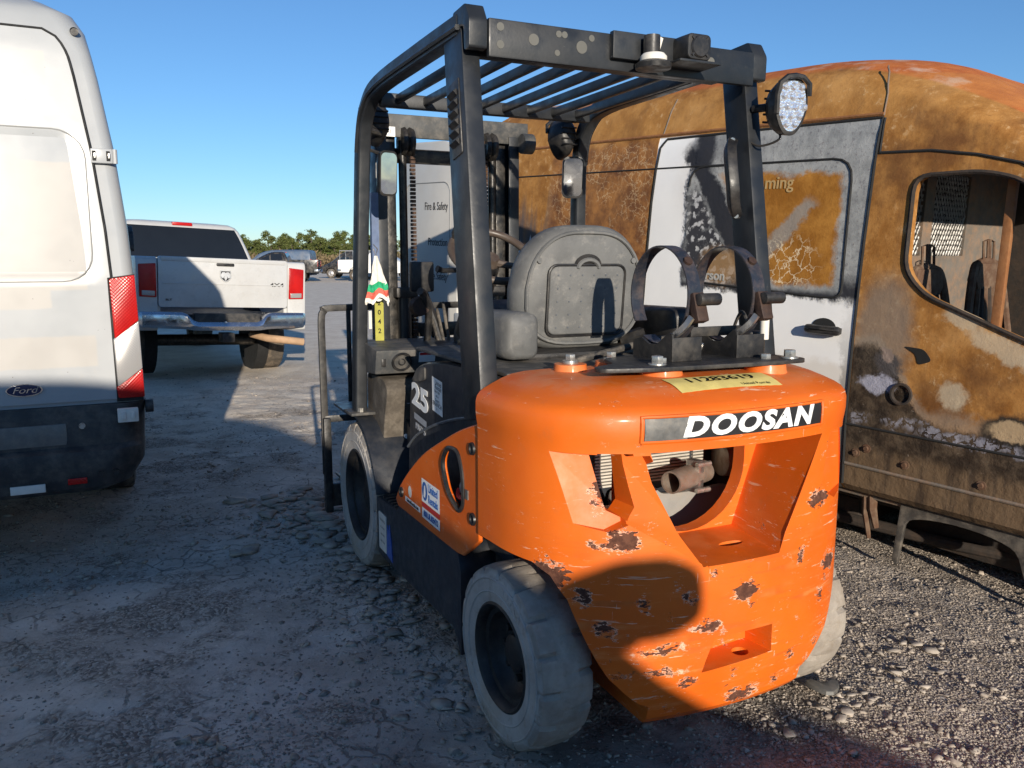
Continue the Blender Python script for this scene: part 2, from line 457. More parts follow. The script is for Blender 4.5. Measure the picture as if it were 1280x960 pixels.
def f_red_lens(nt, b):
    o = nt.obj(); x, y, z = nt.sep(o)
    c = nt.mix(nt.ss(nt.noise(o, 5, 3), .3, .7), (.36, .006, .006), (.50, .012, .010))
    nt.put(b.inputs['Base Color'], c); b.inputs['Roughness'].default_value = .22; b.inputs['Specular IOR Level'].default_value = .35
    a = nt.m('SINE', nt.m('MULTIPLY', x, 420)); k = nt.m('SINE', nt.m('MULTIPLY', z, 420))
    nt.put(b.inputs['Normal'], nt.bump(nt.m('MULTIPLY', a, k), .18, .003))
material('red_lens', fn=f_red_lens)
def f_clear_lens(nt, b):
    o = nt.obj(); x, y, z = nt.sep(o)
    nt.put(b.inputs['Base Color'], (.34, .33, .32)); b.inputs['Roughness'].default_value = .2; b.inputs['Metallic'].default_value = .2
    a = nt.m('SINE', nt.m('MULTIPLY', x, 520)); k = nt.m('SINE', nt.m('MULTIPLY', z, 520))
    nt.put(b.inputs['Normal'], nt.bump(nt.m('MULTIPLY', a, k), .15, .003))
material('clear_lens', fn=f_clear_lens)
material('tinted_glass', (.012, .014, .016), .05, var=.05, spec=.7)
material('clear_glass', (.10, .12, .13), .04, var=.03, spec=.7)

def f_white_van(nt, b):
    o = nt.obj(); x, y, z = nt.sep(o)
    base = nt.mix(nt.ss(nt.noise(o, 2.5, 4), .3, .7), (.345, .36, .37), (.385, .395, .40))
    d = nt.vm('ADD', o, nt.scl(nt.vm('SUBTRACT', nt.noise(o, 9, 3, .6, col=True), (.5, .5, .5)), .02))
    dx, dy, dz = nt.sep(d)
    # cleaner, creamier paint where lettering was peeled away
    g = nt.rect(dx, dz, .0, .70, 2.15, 2.29, .006)
    for r_ in ((-.2, .57, 1.55, 1.86), (.57, .80, 1.30, 1.84), (-.3, .66, 1.22, 1.56), (-.3, .82, .965, 1.10)):
        g = nt.m('MAXIMUM', g, nt.rect(dx, dz, *r_, .006))
    lx = nt.noise(nt.map(o, (1, 1, 1)), 7, 2, .4)
    col = nt.mix(nt.m('MULTIPLY', g, .85), base, (.43, .405, .37))
    # fine stains and road film, denser towards the bottom edge of the doors
    st = nt.m('MULTIPLY', nt.ss(nt.noise(nt.map(o, (1, 1, .35)), 30, 6, .75), .56, .80), nt.ss(z, 1.6, .75, .12, .45))
    col = nt.mix(st, col, (.42, .38, .33))
    sp = nt.ss(nt.noise(o, 46, 2, .5), .765, .78); col = nt.mix(sp, col, (.08, .06, .05))
    nt.put(b.inputs['Base Color'], col)
    nt.put(b.inputs['Roughness'], nt.m('ADD', nt.ss(nt.noise(o, 6, 4), .3, .7, .28, .42), nt.m('MULTIPLY', st, .3)))
    nt.put(b.inputs['Normal'], nt.bump(nt.noise(o, 3.2, 2, .4), .12, .02))
material('van_white', fn=f_white_van, coat=.1)
material('truck_white', (.52, .52, .51), .30, var=.05, vscale=3, dust=.16, coat=.3)
material('truck_bumper', (.52, .55, .60), .16, .95, var=.08, dust=.22)
material('bumper_black', (.020, .021, .023), .52, dust=.22, vscale=7, bump=.2, bscale=120)
material('seam_dark', (.015, .015, .015), .8, var=.05)
material('mud_brown', (.20, .15, .105), .95, vscale=9, bump=.5, bscale=30)
material('board_tan', (.42, .27, .16), .8, vscale=12, bump=.2)
material('paint_blue', (.085, .125, .19), .35, var=.1, vscale=1.5, dust=.2)
material('paint_black', (.014, .015, .017), .25, var=.1, vscale=2, dust=.25)
material('paint_brown', (.085, .052, .040), .3, var=.1, vscale=2, dust=.25)
material('paint_white', (.70, .69, .66), .35, var=.06, vscale=2, dust=.15)
material('paint_silver', (.40, .41, .42), .3, .4, var=.06, vscale=2, dust=.15)

# the burnt van: local y runs from the tail (0) to the nose, z up
def f_burnt(nt, b):
    o = nt.obj(); x, y, z = nt.sep(o)
    dn = nt.vm('SUBTRACT', nt.noise(o, 7, 6, .65, col=True), (.5, .5, .5))
    dn2 = nt.vm('SUBTRACT', nt.noise(o, 40, 4, .7, col=True), (.5, .5, .5))
    d = nt.vm('ADD', nt.vm('ADD', o, nt.scl(dn, .13)), nt.scl(dn2, .035))
    dx, Y, Z = nt.sep(d)
    s = nt.vm('ADD', o, nt.scl(dn, .05)); sx, y1, z1 = nt.sep(s)
    n_big = nt.noise(o, 2.6, 6, .62); n_mid = nt.noise(o, 9, 6, .68); n_fine = nt.noise(o, 55, 5, .7)
    streak = nt.noise(nt.map(o, (16, 16, 1.6)), 1.0, 5, .65)
    # ground tone: golden to red rust
    rust = nt.mix(nt.ss(n_mid, .3, .7), (.19, .078, .016), (.33, .160, .045))
    rust = nt.mix(nt.m('MULTIPLY', nt.ss(n_big, .50, .68), .75), rust, (.085, .034, .012))
    rust = nt.mix(nt.m('MULTIPLY', nt.ss(nt.noise(o, 1.9, 4, .6), .52, .66), .65), rust, (.40, .215, .075))
    rust = nt.mix(nt.m('MULTIPLY', nt.ss(n_fine, .54, .72), .38), rust, (.065, .028, .012))
    rust = nt.mix(nt.m('MULTIPLY', nt.ss(streak, .5, .72), .35), rust, (.11, .052, .022))
    pale = nt.m('MULTIPLY', nt.ss(nt.noise(o, 18, 6, .75), .55, .66), nt.ss(nt.noise(o, 3.4, 3), .45, .6))
    rust = nt.mix(nt.m('MULTIPLY', pale, .55), rust, (.46, .33, .19))
    # roof skin: brighter orange iron oxide
    roof = nt.mix(nt.ss(n_mid, .3, .7), (.27, .070, .016), (.36, .115, .030))
    roof = nt.mix(nt.m('MULTIPLY', nt.ss(n_big, .56, .66), .6), roof, (.40, .33, .27))
    rm = nt.m('MULTIPLY', nt.m('MULTIPLY', nt.ss(nt.m('ABSOLUTE', x), .815, .785), nt.ss(z, 1.93, 1.98)), nt.ss(y, 2.85, 2.95))
    col = nt.mix(nt.m('MAXIMUM', nt.ss(z, 2.40, 2.435), rm), rust, roof)
    band = nt.rect(y, z, -1, 5, 2.165, 2.36, .012)
    col = nt.mix(nt.m('MULTIPLY', band, .30), col, (.32, .16, .045))
    # darker brown rear quarter beside the sliding door
    rq = nt.rect(y1, z1, .95, 1.83, 1.0, 2.14, .03)
    brn = nt.mix(nt.ss(n_mid, .35, .65), (.10, .042, .020), (.25, .110, .035))
    net = nt.m('MULTIPLY', nt.ss(nt.vor(d, 21, 'DISTANCE_TO_EDGE'), .05, .015), nt.ss(nt.noise(o, 5, 3), .44, .56))
    brn = nt.mix(nt.m('MULTIPLY', net, .6), brn, (.46, .34, .20))
    col = nt.mix(nt.m('MULTIPLY', rq, .85), col, brn)
    # paint that survived: rear quarter with scorched tongues
    tong = nt.m('ADD', nt.m('MULTIPLY', nt.noise(nt.map(o, (1, 9, .9)), 1.0, 3, .5), 1.5), .72)
    white = nt.mix(nt.ss(nt.noise(o, 5, 4), .3, .7), (.52, .535, .55), (.60, .605, .605))
    wq = nt.m('MULTIPLY', nt.ss(y1, .92, .80), nt.ss(nt.m('SUBTRACT', z1, tong), .02, -.02))
    wq = nt.m('MAXIMUM', wq, nt.m('MULTIPLY', nt.ss(y1, .30, .24), nt.ss(z1, 2.0, 1.9)))
    soot = nt.m('MULTIPLY', nt.ss(y1, 1.02, .86), nt.ss(nt.m('SUBTRACT', z1, tong), .30, .04))
    col = nt.mix(nt.m('MULTIPLY', nt.m('MULTIPLY', soot, nt.ss(z, 2.08, 1.98)), .85), col, (.055, .058, .064))
    col = nt.mix(wq, col, white)
    # sliding door (y 1.84 .. 3.13)
    door = nt.rect(y, z, 1.842, 3.135, .40, 2.155, .004)
    dcol = nt.mix(nt.ss(nt.noise(o, 3, 4), .3, .7), (.60, .60, .595), (.65, .645, .63))
    dcol = nt.mix(nt.m('MULTIPLY', nt.rect(Y, Z, 1.7, 3.3, .93, 1.06, .03), .45), dcol, (.40, .35, .28))
    dcol = nt.mix(nt.ss(z1, .80, .72), dcol, (.50, .45, .37))
    # ash grey upper and front margin
    ash = nt.mix(nt.ss(n_mid, .3, .7), (.16, .165, .165), (.27, .275, .27))
    ash = nt.mix(nt.m('MULTIPLY', nt.ss(n_fine, .52, .68), .6), ash, (.085, .075, .085))
    edge_u = nt.m('ADD', 2.14, nt.m('MULTIPLY', nt.ss(z, 1.98, 2.12), -.0))
    a_up = nt.m('MULTIPLY', nt.ss(Y, 2.22, 2.28), nt.ss(Z, 1.88, 1.94))
    a_fr = nt.m('MULTIPLY', nt.ss(Y, 2.97, 3.02), nt.ss(Z, 1.40, 1.47))
    a_m = nt.m('MAXIMUM', a_up, a_fr)
    w_m = nt.rect(y1, z1, 2.10, 3.05, 1.375, 1.96, .015)          # the pressed window panel
    a_m = nt.m('MAXIMUM', a_m, w_m)
    blk = nt.m('MAXIMUM', nt.m('MULTIPLY', nt.ss(Y, 2.07, 2.15), nt.ss(Z, 1.84, 1.93)),
               nt.m('MULTIPLY', nt.ss(Y, 2.925, 2.965), nt.ss(Z, 1.32, 1.38)))
    blk = nt.m('MAXIMUM', blk, nt.rect(Y, Z, 2.09, 3.08, 1.345, 1.97, .012))
    dcol = nt.mix(nt.m('MULTIPLY', nt.m('MULTIPLY', nt.ss(Y, 1.95, 2.2), nt.ss(Z, 1.6, 1.85)), .35), dcol, (.30, .24, .20))
    dcol = nt.mix(blk, dcol, (.022, .023, .028)); dcol = nt.mix(a_m, dcol, ash)
    # rust field inside the pressed panel, cut by a charred diagonal
    diag = nt.m('SUBTRACT', Y, nt.m('SUBTRACT', 3.62, nt.m('MULTIPLY', Z, .72)))   # 0 along the diagonal
    rf = nt.mix(nt.ss(n_mid, .35, .7), (.20, .080, .011), (.31, .140, .026))
    r_m = nt.m('MULTIPLY', nt.rect(Y, Z, 2.16, 2.995, 1.40, 1.925, .02), nt.ss(diag, .04, .09))
    gd = nt.m('SUBTRACT', nt.m('SUBTRACT', Y, 2.72), nt.m('MULTIPLY', nt.m('SUBTRACT', Z, 1.66), .95))
    gband = nt.m('MULTIPLY', nt.ss(nt.m('ABSOLUTE', gd), .075, .035), nt.rect(Y, Z, 2.45, 2.88, 1.50, 1.80, .03))
    rf = nt.mix(nt.m('MULTIPLY', gband, .85), rf, (.20, .185, .165))
    crack = nt.m('MULTIPLY', nt.ss(nt.vor(d, 17, 'DISTANCE_TO_EDGE'), .045, .015), nt.ell(Y, Z, 2.74, 1.49, .17, .13, .35))
    rf = nt.mix(nt.m('MULTIPLY', crack, .8), rf, (.60, .50, .34))
    dcol = nt.mix(r_m, dcol, rf)
    char = nt.m('MULTIPLY', nt.ss(nt.m('ABSOLUTE', nt.m('ADD', diag, .04)), .085, .055), nt.rect(Y, Z, 2.05, 3.0, 1.45, 2.1, .03))
    dcol = nt.mix(char, dcol, (.020, .021, .026))
    flake = nt.m('MULTIPLY', nt.rect(Y, Z, 2.10, 2.5, 1.36, 1.85, .03), nt.ss(diag, -.10, -.14))
    fl = nt.mix(nt.ss(nt.vor(d, 24), .25, .45), (.36, .36, .36), (.03, .03, .035))
    dcol = nt.mix(nt.m('MULTIPLY', flake, nt.ss(n_mid, .35, .5)), dcol, fl)
    dcol = nt.mix(nt.m('MULTIPLY', nt.ell(Y, Z, 2.36, 1.47, .12, .10, .4), .75), dcol, (.27, .16, .07))
    blis = nt.m('MULTIPLY', nt.ss(nt.m('ADD', Y, nt.m('MULTIPLY', n_mid, .12)), 3.13, 3.165), nt.ss(Z, 1.5, .6))
    dcol = nt.mix(nt.m('MULTIPLY', blis, .9), dcol, (.05, .045, .04))
    col = nt.mix(door, col, dcol)
    # front door: sooty hinge pillar, pale heat-bleached spots, black lower third
    fr = nt.ss(y, 3.14, 3.15)
    gp = nt.m('MULTIPLY', nt.ell(Y, Z, 3.27, 1.22, .13, .24, .35), fr)
    col = nt.mix(nt.m('MULTIPLY', gp, .75), col, (.155, .13, .105))
    for (cy, cz, ry, rz, an) in ((3.60, 1.31, .085, .035, -.3), (3.80, 1.20, .18, .045, -.35), (3.59, .985, .065, .055, 0), (3.95, 1.16, .12, .04, -.2)):
        col = nt.mix(nt.m('MULTIPLY', nt.m('MULTIPLY', nt.ell(Y, Z, cy, cz, ry, rz, .28, an), fr), .62), col, (.40, .345, .25))
    lowd = nt.m('MULTIPLY', fr, nt.ss(nt.m('SUBTRACT', Z, nt.m('ADD', .865, nt.m('MULTIPLY', nt.ss(Y, 3.50, 3.24), .29))), .022, -.022))
    char2 = nt.mix(nt.ss(n_mid, .4, .65), (.014, .012, .010), (.062, .047, .033))
    rimc = nt.m('MULTIPLY', fr, nt.ss(nt.m('ABSOLUTE', nt.m('SUBTRACT', Z, nt.m('ADD', .885, nt.m('MULTIPLY', nt.ss(Y, 3.50, 3.24), .29)))), .05, .01))
    col = nt.mix(nt.m('MULTIPLY', rimc, .55), col, (.20, .17, .135))
    fl2 = nt.m('MULTIPLY', nt.ss(nt.vor(d, 34), .22, .10), nt.ss(nt.noise(o, 8, 3), .5, .62))
    char2 = nt.mix(nt.m('MULTIPLY', fl2, .7), char2, (.16, .135, .11))
    col = nt.mix(nt.m('MULTIPLY', lowd, .95), col, char2)
    cell = nt.ss(nt.vor(d, 19, 'DISTANCE_TO_EDGE'), .05, .11)
    scab = nt.m('MULTIPLY', nt.m('MULTIPLY', cell, nt.rect(Y, Z, 3.16, 4.6, .795, .850, .012)), nt.m('MULTIPLY', fr, nt.ss(nt.noise(o, 6, 3), .42, .55)))
    col = nt.mix(nt.m('MULTIPLY', scab, .8), col, (.22, .22, .26))
    for (cy, cz, ry, rz, c_) in ((3.30, 1.09, .065, .05, (.05, .045, .045)), (3.27, 1.00, .075, .04, (.24, .24, .29)), (3.86, .885, .13, .065, (.020, .017, .014)), (3.86, .885, .095, .040, (.29, .21, .125)), (3.30, 1.12, .03, .03, (.17, .13, .11))):
        col = nt.mix(nt.m('MULTIPLY', nt.ell(Y, Z, cy, cz, ry, rz, .25), fr), col, c_)
    # sill and rocker: brown drips
    drip = nt.m('MULTIPLY', nt.ss(z1, .72, .66), nt.ss(y, 3.14, 3.15))
    dc = nt.mix(nt.ss(streak, .42, .62), (.135, .088, .050), (.045, .030, .020))
    col = nt.mix(nt.m('MULTIPLY', drip, .68), col, dc)
    col = nt.scl(col, 1.38)
    nt.put(b.inputs['Base Color'], col)
    nt.put(b.inputs['Roughness'], nt.ss(n_mid, .3, .7, .62, .88))
    b.inputs['Specular IOR Level'].default_value = .25
    h = nt.m('ADD', nt.m('ADD', nt.m('MULTIPLY', n_mid, .5), nt.m('MULTIPLY', n_fine, .18)), nt.m('MULTIPLY', n_big, 1.6))
    wh = nt.m('MULTIPLY', door, nt.m('SUBTRACT', 1.0, nt.m('MAXIMUM', a_m, blk)))
    keep = nt.m('SUBTRACT', 1.0, nt.m('MAXIMUM', nt.m('MULTIPLY', wh, .92), nt.m('MULTIPLY', wq, .9)))
    h = nt.m('ADD', h, nt.m('MULTIPLY', nt.m('MULTIPLY', lowd, nt.noise(o, 30, 4, .7)), .9))
    nt.put(b.inputs['Normal'], nt.bump(nt.m('MULTIPLY', h, keep), .55, .010))
material('burnt_skin', fn=f_burnt)
material('burnt_metal', (.12, .062, .035), .8, .2, dust=.6, dustcol=(.26, .19, .13), vscale=12, bump=.5)
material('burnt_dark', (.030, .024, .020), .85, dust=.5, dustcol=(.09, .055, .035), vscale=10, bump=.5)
material('ash_grey', (.15, .13, .11), .85, dust=.55, dustcol=(.34, .19, .10), vscale=9, bump=.4)
material('rust_brown', (.24, .095, .030), .8, dust=.45, dustcol=(.34, .17, .07), vscale=14, bump=.4)
material('ghost_print', (.46, .31, .13), .8, var=.1)

def f_ground(nt, b):
    o = nt.obj(); x, y, z = nt.sep(o)
    big = nt.noise(o, .55, 5, .6); mid = nt.noise(o, 2.6, 6, .68); fin = nt.noise(o, 34, 6, .75)
    dw = nt.vm('ADD', o, nt.scl(nt.vm('SUBTRACT', nt.noise(o, 6, 4, .6, col=True), (.5, .5, .5)), .09))
    c = nt.mix(nt.ss(mid, .34, .66), (.47, .405, .335), (.67, .595, .51))
    c = nt.mix(nt.m('MULTIPLY', nt.ss(big, .50, .66), .7), c, (.46, .38, .30))
    # paler caliche farther out, lightened to put sunlit brightness into the colour
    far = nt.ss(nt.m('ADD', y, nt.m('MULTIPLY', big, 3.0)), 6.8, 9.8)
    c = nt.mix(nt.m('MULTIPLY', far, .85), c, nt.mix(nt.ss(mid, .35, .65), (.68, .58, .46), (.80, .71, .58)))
    # crushed rock showing through where the fines are worn off
    gm = nt.m('MAXIMUM', nt.ss(nt.noise(o, 1.15, 5, .7), .50, .60), nt.ss(nt.m('ADD', x, nt.m('MULTIPLY', mid, .8)), .75, 1.3))
    gm = nt.m('MULTIPLY', nt.m('MULTIPLY', gm, nt.ss(y, 12, 7)), nt.m('MULTIPLY', nt.ss(x, 7, 4), nt.ss(y, -5, -2)))
    vc = nt.new('ShaderNodeTexVoronoi'); nt.put(vc.inputs['Vector'], dw); vc.inputs['Scale'].default_value = 95
    vr_ = nt.sep(vc.outputs['Color'])[0]
    stone = nt.mix(nt.ss(vr_, .1, .9), (.15, .122, .098), (.50, .43, .355))
    c = nt.mix(nt.m('MULTIPLY', gm, .85), c, stone)
    # single dark and pale grains everywhere
    vs = nt.new('ShaderNodeTexVoronoi'); nt.put(vs.inputs['Vector'], dw); vs.inputs['Scale'].default_value = 48
    vk = nt.sep(vs.outputs['Color'])[1]; grain = nt.m('MULTIPLY', nt.ss(vs.outputs['Distance'], .36, .22), nt.ss(vk, .72, .78))
    nearm = nt.ss(y, 12, 6)
    c = nt.mix(nt.m('MULTIPLY', nt.m('MULTIPLY', grain, nearm), .8), c, nt.mix(nt.ss(nt.sep(vs.outputs['Color'])[2], .45, .55), (.20, .17, .14), (.72, .66, .58)))
    c = nt.mix(nt.m('MULTIPLY', nt.ss(fin, .50, .70), .42), c, (.28, .235, .19))
    # curling crust: dark open edges round dried plates
    ck = nt.vor(dw, 8.5, 'DISTANCE_TO_EDGE'); cm = nt.m('MULTIPLY', nt.ss(nt.noise(o, 1.7, 4, .6), .47, .56), nearm)
    crack = nt.m('MULTIPLY', nt.m('MULTIPLY', nt.ss(ck, .050, .018), cm), nt.ss(nt.noise(o, 11, 3, .6), .40, .52))
    c = nt.mix(nt.m('MULTIPLY', crack, .65), c, (.17, .145, .12))
    dark_blot = nt.m('MAXIMUM', nt.ell(x, y, .02, 2.02, .50, .42, .6), nt.ell(x, y, .62, 2.45, .5, .35, .5))  # two darker blotches under and behind the machine's tail
    dark_blot = nt.m('MULTIPLY', dark_blot, nt.ss(mid, .36, .55))
    c = nt.mix(nt.m('MULTIPLY', dark_blot, .75), c, (.085, .075, .064))
    nt.put(b.inputs['Base Color'], c); b.inputs['Roughness'].default_value = .95; b.inputs['Specular IOR Level'].default_value = .15
    h = nt.m('ADD', nt.m('MULTIPLY', fin, 1.0), nt.m('MULTIPLY', nt.m('SUBTRACT', 1.0, vc.outputs['Distance']), nt.m('MULTIPLY', nt.m('ADD', .15, gm), 1.2)))
    h = nt.m('ADD', h, nt.m('MULTIPLY', grain, .9)); h = nt.m('SUBTRACT', h, nt.m('MULTIPLY', crack, 1.5))
    nt.put(b.inputs['Normal'], nt.bump(nt.m('MULTIPLY', h, nt.ss(y, 30, 6, .25, 1.0)), .55, .010))
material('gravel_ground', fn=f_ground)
def f_pebble(nt, b):
    o = nt.obj()
    c = nt.mix(nt.ss(nt.noise(o, 11, 3, .9), .35, .65), (.25, .205, .165), (.50, .43, .355))
    c = nt.mix(nt.ss(nt.noise(o, 23, 2, .9), .58, .64), c, (.22, .19, .16))
    nt.put(b.inputs['Base Color'], c); b.inputs['Roughness'].default_value = .92; b.inputs['Specular IOR Level'].default_value = .2
material('pebble', fn=f_pebble)
material('mud_clod', (.40, .345, .285), .95, var=.3, vscale=10, bump=.6, bscale=40)
material('bark', (.10, .075, .055), .9, vscale=4)
def f_leaf(c1, c2):
    def fn(nt, b):
        o = nt.obj()
        gi = nt.new('ShaderNodeObjectInfo').outputs['Random']
        c = nt.mix(nt.ss(nt.noise(o, 1.1, 4, .7), .3, .7), c1, c2)
        c = nt.mix(nt.m('MULTIPLY', gi, .5), c, (.075, .078, .018))
        nt.put(b.inputs['Base Color'], c); b.inputs['Roughness'].default_value = .7
    return fn
material('pine_leaf', fn=f_leaf((.070, .105, .020), (.150, .170, .040)))
material('brush_twig', fn=f_leaf((.14, .105, .052), (.20, .140, .070)))
material('badge_blue', (.010, .022, .075), .25, var=.05)
material('seam_grey', (.28, .28, .27), .7, var=.1)
material('burnt_dark_shiny', (.055, .050, .046), .5, dust=.4, vscale=9, bump=.3)
material('ghost_white', (.40, .39, .36), .8, var=.1)
material('open_door_paint', (.54, .525, .49), .4, var=.06, vscale=2.5, dust=.12)
material('muddy_tyre', (.060, .050, .040), .92, dust=.85, dustcol=(.20, .155, .11), vscale=7, bump=.4, bscale=40)
material('far_tyre', (.05, .045, .04), .9, dust=.6, vscale=4)
material('plug_grey', (.115, .112, .098), .6, var=.1)
material('hood_edge', (.09, .10, .115), .5)
material('dash_dusty', (.075, .062, .048), .75, dust=.35, vscale=8, bump=.25)
material('header_grey', (.045, .047, .046), .5, dust=.3, vscale=8)
material('blue_grey', (.10, .14, .24), .45, var=.2, vscale=20)
material('silver_print', (.62, .63, .64), .35, .3, var=.05)
# ------------------------------------------------------------------ ground
def vnoise(x, y, seed):
    """value noise, vectorised"""
    r = np.random.default_rng(seed); T = r.random((256, 256))
    xi = np.floor(x).astype(int); yi = np.floor(y).astype(int); fx = x - xi; fy = y - yi
    fx = fx * fx * (3 - 2 * fx); fy = fy * fy * (3 - 2 * fy)
    g = lambda a, b: T[a % 256, b % 256]
    return (g(xi, yi) * (1 - fx) + g(xi + 1, yi) * fx) * (1 - fy) + (g(xi, yi + 1) * (1 - fx) + g(xi + 1, yi + 1) * fx) * fy

def ground_h(x, y):
    near = np.clip((16 - y) / 8, 0, 1) * np.clip((y + 4) / 3, 0, 1)
    h = .030 * (vnoise(x * .9, y * .9, 1) - .5) + .026 * (vnoise(x * 3.1, y * 3.1, 2) - .5)
    h += .013 * (vnoise(x * 9, y * 9, 3) - .5) + .007 * (vnoise(x * 23, y * 23, 4) - .5)
    crust = np.clip((vnoise(x * 2.3, y * 2.3, 9) - .5) * 9, 0, 1)             # flaked crust: low plates with a step at the rim
    h += .010 * crust * np.clip((1.2 - x) * 2, 0, 1)
    return h * near

def axis(a0, a1, step, lo, hi, g=1.17):
    c = list(np.arange(a0, a1, step)); d = step; v = a1; up = []
    while v < hi: up.append(v); d *= g; v += d
    up.append(hi); d = step; v = a0; dn = []
    while v > lo: d *= g; v -= d; dn.append(max(v, lo))
    return np.array(dn[::-1] + c + up)
gx = axis(-4.2, 3.4, .024, -700, 700); gy = axis(1.7, 8.5, .026, -120, 900, 1.12)
X, Y = np.meshgrid(gx, gy, indexing='ij'); Z = ground_h(X, Y) - .006
nx, ny = len(gx), len(gy)
co = np.stack([X, Y, Z], -1).reshape(-1, 3)
ii, jj = np.meshgrid(np.arange(nx - 1), np.arange(ny - 1), indexing='ij'); a = (ii * ny + jj).ravel()
quads = np.stack([a, a + ny, a + ny + 1, a + 1], -1)
def np_mesh(name, co, faces):
    me = bpy.data.meshes.new(name); k = faces.shape[1]
    me.vertices.add(len(co)); me.vertices.foreach_set('co', co.astype(np.float32).ravel())
    me.loops.add(faces.size); me.loops.foreach_set('vertex_index', faces.astype(np.int32).ravel())
    me.polygons.add(len(faces)); me.polygons.foreach_set('loop_start', np.arange(0, faces.size, k, dtype=np.int32))
    me.update(calc_edges=True); me.validate(); return me
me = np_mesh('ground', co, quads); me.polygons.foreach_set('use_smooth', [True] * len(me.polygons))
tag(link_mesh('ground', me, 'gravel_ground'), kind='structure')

# loose stones, one mass
def pebbles(name, pts, sizes, mat, flat=.6, kind='stuff', zk=1.0, octa=False):
    if octa:
        iv = np.array([(1, 0, 0), (-1, 0, 0), (0, 1, 0), (0, -1, 0), (0, 0, 1), (0, 0, -1.)]); fi = np.array([(0, 2, 4), (2, 1, 4), (1, 3, 4), (3, 0, 4), (2, 0, 5), (1, 2, 5), (3, 1, 5), (0, 3, 5)])
    else:
        t = (1 + 5 ** .5) / 2
        iv = np.array([(-1, t, 0), (1, t, 0), (-1, -t, 0), (1, -t, 0), (0, -1, t), (0, 1, t), (0, -1, -t), (0, 1, -t), (t, 0, -1), (t, 0, 1), (-t, 0, -1), (-t, 0, 1)]) / 1.9
        fi = np.array([(0, 11, 5), (0, 5, 1), (0, 1, 7), (0, 7, 10), (0, 10, 11), (1, 5, 9), (5, 11, 4), (11, 10, 2), (10, 7, 6), (7, 1, 8), (3, 9, 4), (3, 4, 2), (3, 2, 6), (3, 6, 8), (3, 8, 9), (4, 9, 5), (2, 4, 11), (6, 2, 10), (8, 6, 7), (9, 8, 1)])
    nv = len(iv)
    n = len(pts); jit = RNG.uniform(.5, 1.4, (n, nv, 1)); v = iv[None] * jit; v = v + RNG.normal(0, .16, (n, nv, 3))
    v = v * RNG.uniform([.7, .6, .38], [1.3, 1.1, .38 + flat * .5], (n, 3))[:, None, :]
    q = RNG.uniform(0, 2 * np.pi, n); c, s_ = np.cos(q)[:, None], np.sin(q)[:, None]
    v = np.stack([v[..., 0] * c - v[..., 1] * s_, v[..., 0] * s_ + v[..., 1] * c, v[..., 2]], -1) * sizes[:, None, None] * np.array([1, 1, zk])
    v += pts[:, None, :]
    f = fi[None] + (np.arange(n) * nv)[:, None, None]
    me = np_mesh(name, v.reshape(-1, 3), f.reshape(-1, 3))
    return tag(link_mesh(name, me, mat), kind=kind)
def scatter(n, x0, x1, y0, y1, smin, smax, dens=None, power=2.5):
    # more stones close by, as the eye sees them
    u = RNG.random(n); y = 1 / ((1 / y0) * (1 - u) + (1 / y1) * u); xs = RNG.uniform(0, 1, n)
    lim = .66 * y + .3; x = np.clip(-lim, x0, None) + (np.clip(lim, None, x1) - np.clip(-lim, x0, None)) * xs
    keep = np.ones(n, bool) if dens is None else RNG.random(n) < dens(x, y)
    x, y = x[keep], y[keep]; s = smin + (smax - smin) * RNG.random(len(x)) ** power
    return np.stack([x, y, ground_h(x, y) - .006 + s * .15], -1), s
left = lambda x, y: np.clip((vnoise(x * 1.4, y * 1.4, 21) - .30) * 2.6, .16, 1) * np.clip((1.3 - x) * 2, .0, 1)
right = lambda x, y: np.clip((x - .35) * 1.6, 0, 1)
P1, S1 = scatter(70000, -4.5, 1.4, 1.7, 11, .0020, .009, left, 2.4)
P2, S2 = scatter(70000, .3, 4.0, 1.7, 8, .0018, .0066, right, 1.8)
tag(pebbles('fine_gravel', np.concatenate([P1, P2]), np.concatenate([S1, S2]), 'pebble', octa=True), 'fine crushed stone scattered over the packed yard', 'gravel', kind='stuff')
P3, S3 = scatter(5200, -4.5, 1.4, 1.7, 11, .007, .022, left, 3.0)
P4, S4 = scatter(2200, .3, 4.0, 1.7, 8, .006, .016, right, 3.0)
tag(pebbles('loose_gravel', np.concatenate([P3, P4]), np.concatenate([S3, S4]), 'pebble'), 'larger loose stones lying on the packed yard', 'gravel', kind='stuff')
# churned clods by the front wheel and along the machine's left side
cx = []; cs = []
for (ax, ay, bx, by, n, w, s0, s1) in ((-1.35, 4.75, -.82, 3.95, 300, .17, .008, .060), (-.82, 3.95, -.42, 3.05, 200, .09, .007, .042), (-.45, 3.2, .0, 2.2, 140, .12, .005, .028), (1.0, 2.35, 1.5, 2.9, 60, .12, .01, .028)):
    t = RNG.random(n); x = ax + (bx - ax) * t + RNG.normal(0, w, n); y = ay + (by - ay) * t + RNG.normal(0, w, n)
    s = s0 + (s1 - s0) * RNG.random(n) ** 2.4; cx.append(np.stack([x, y, ground_h(x, y) + s * .1], -1)); cs.append(s)
tag(pebbles('mud_clods', np.concatenate(cx), np.concatenate(cs), 'mud_clod', flat=.8, zk=.34), 'churned plates of dried mud beside the front wheel', 'mud', kind='stuff')
# ------------------------------------------------------------------ vehicles: shared pieces
def lerp_tab(tab):
    zs = [t[0] for t in tab]; vs = [t[1] for t in tab]
    return lambda z: float(np.interp(z, zs, vs))

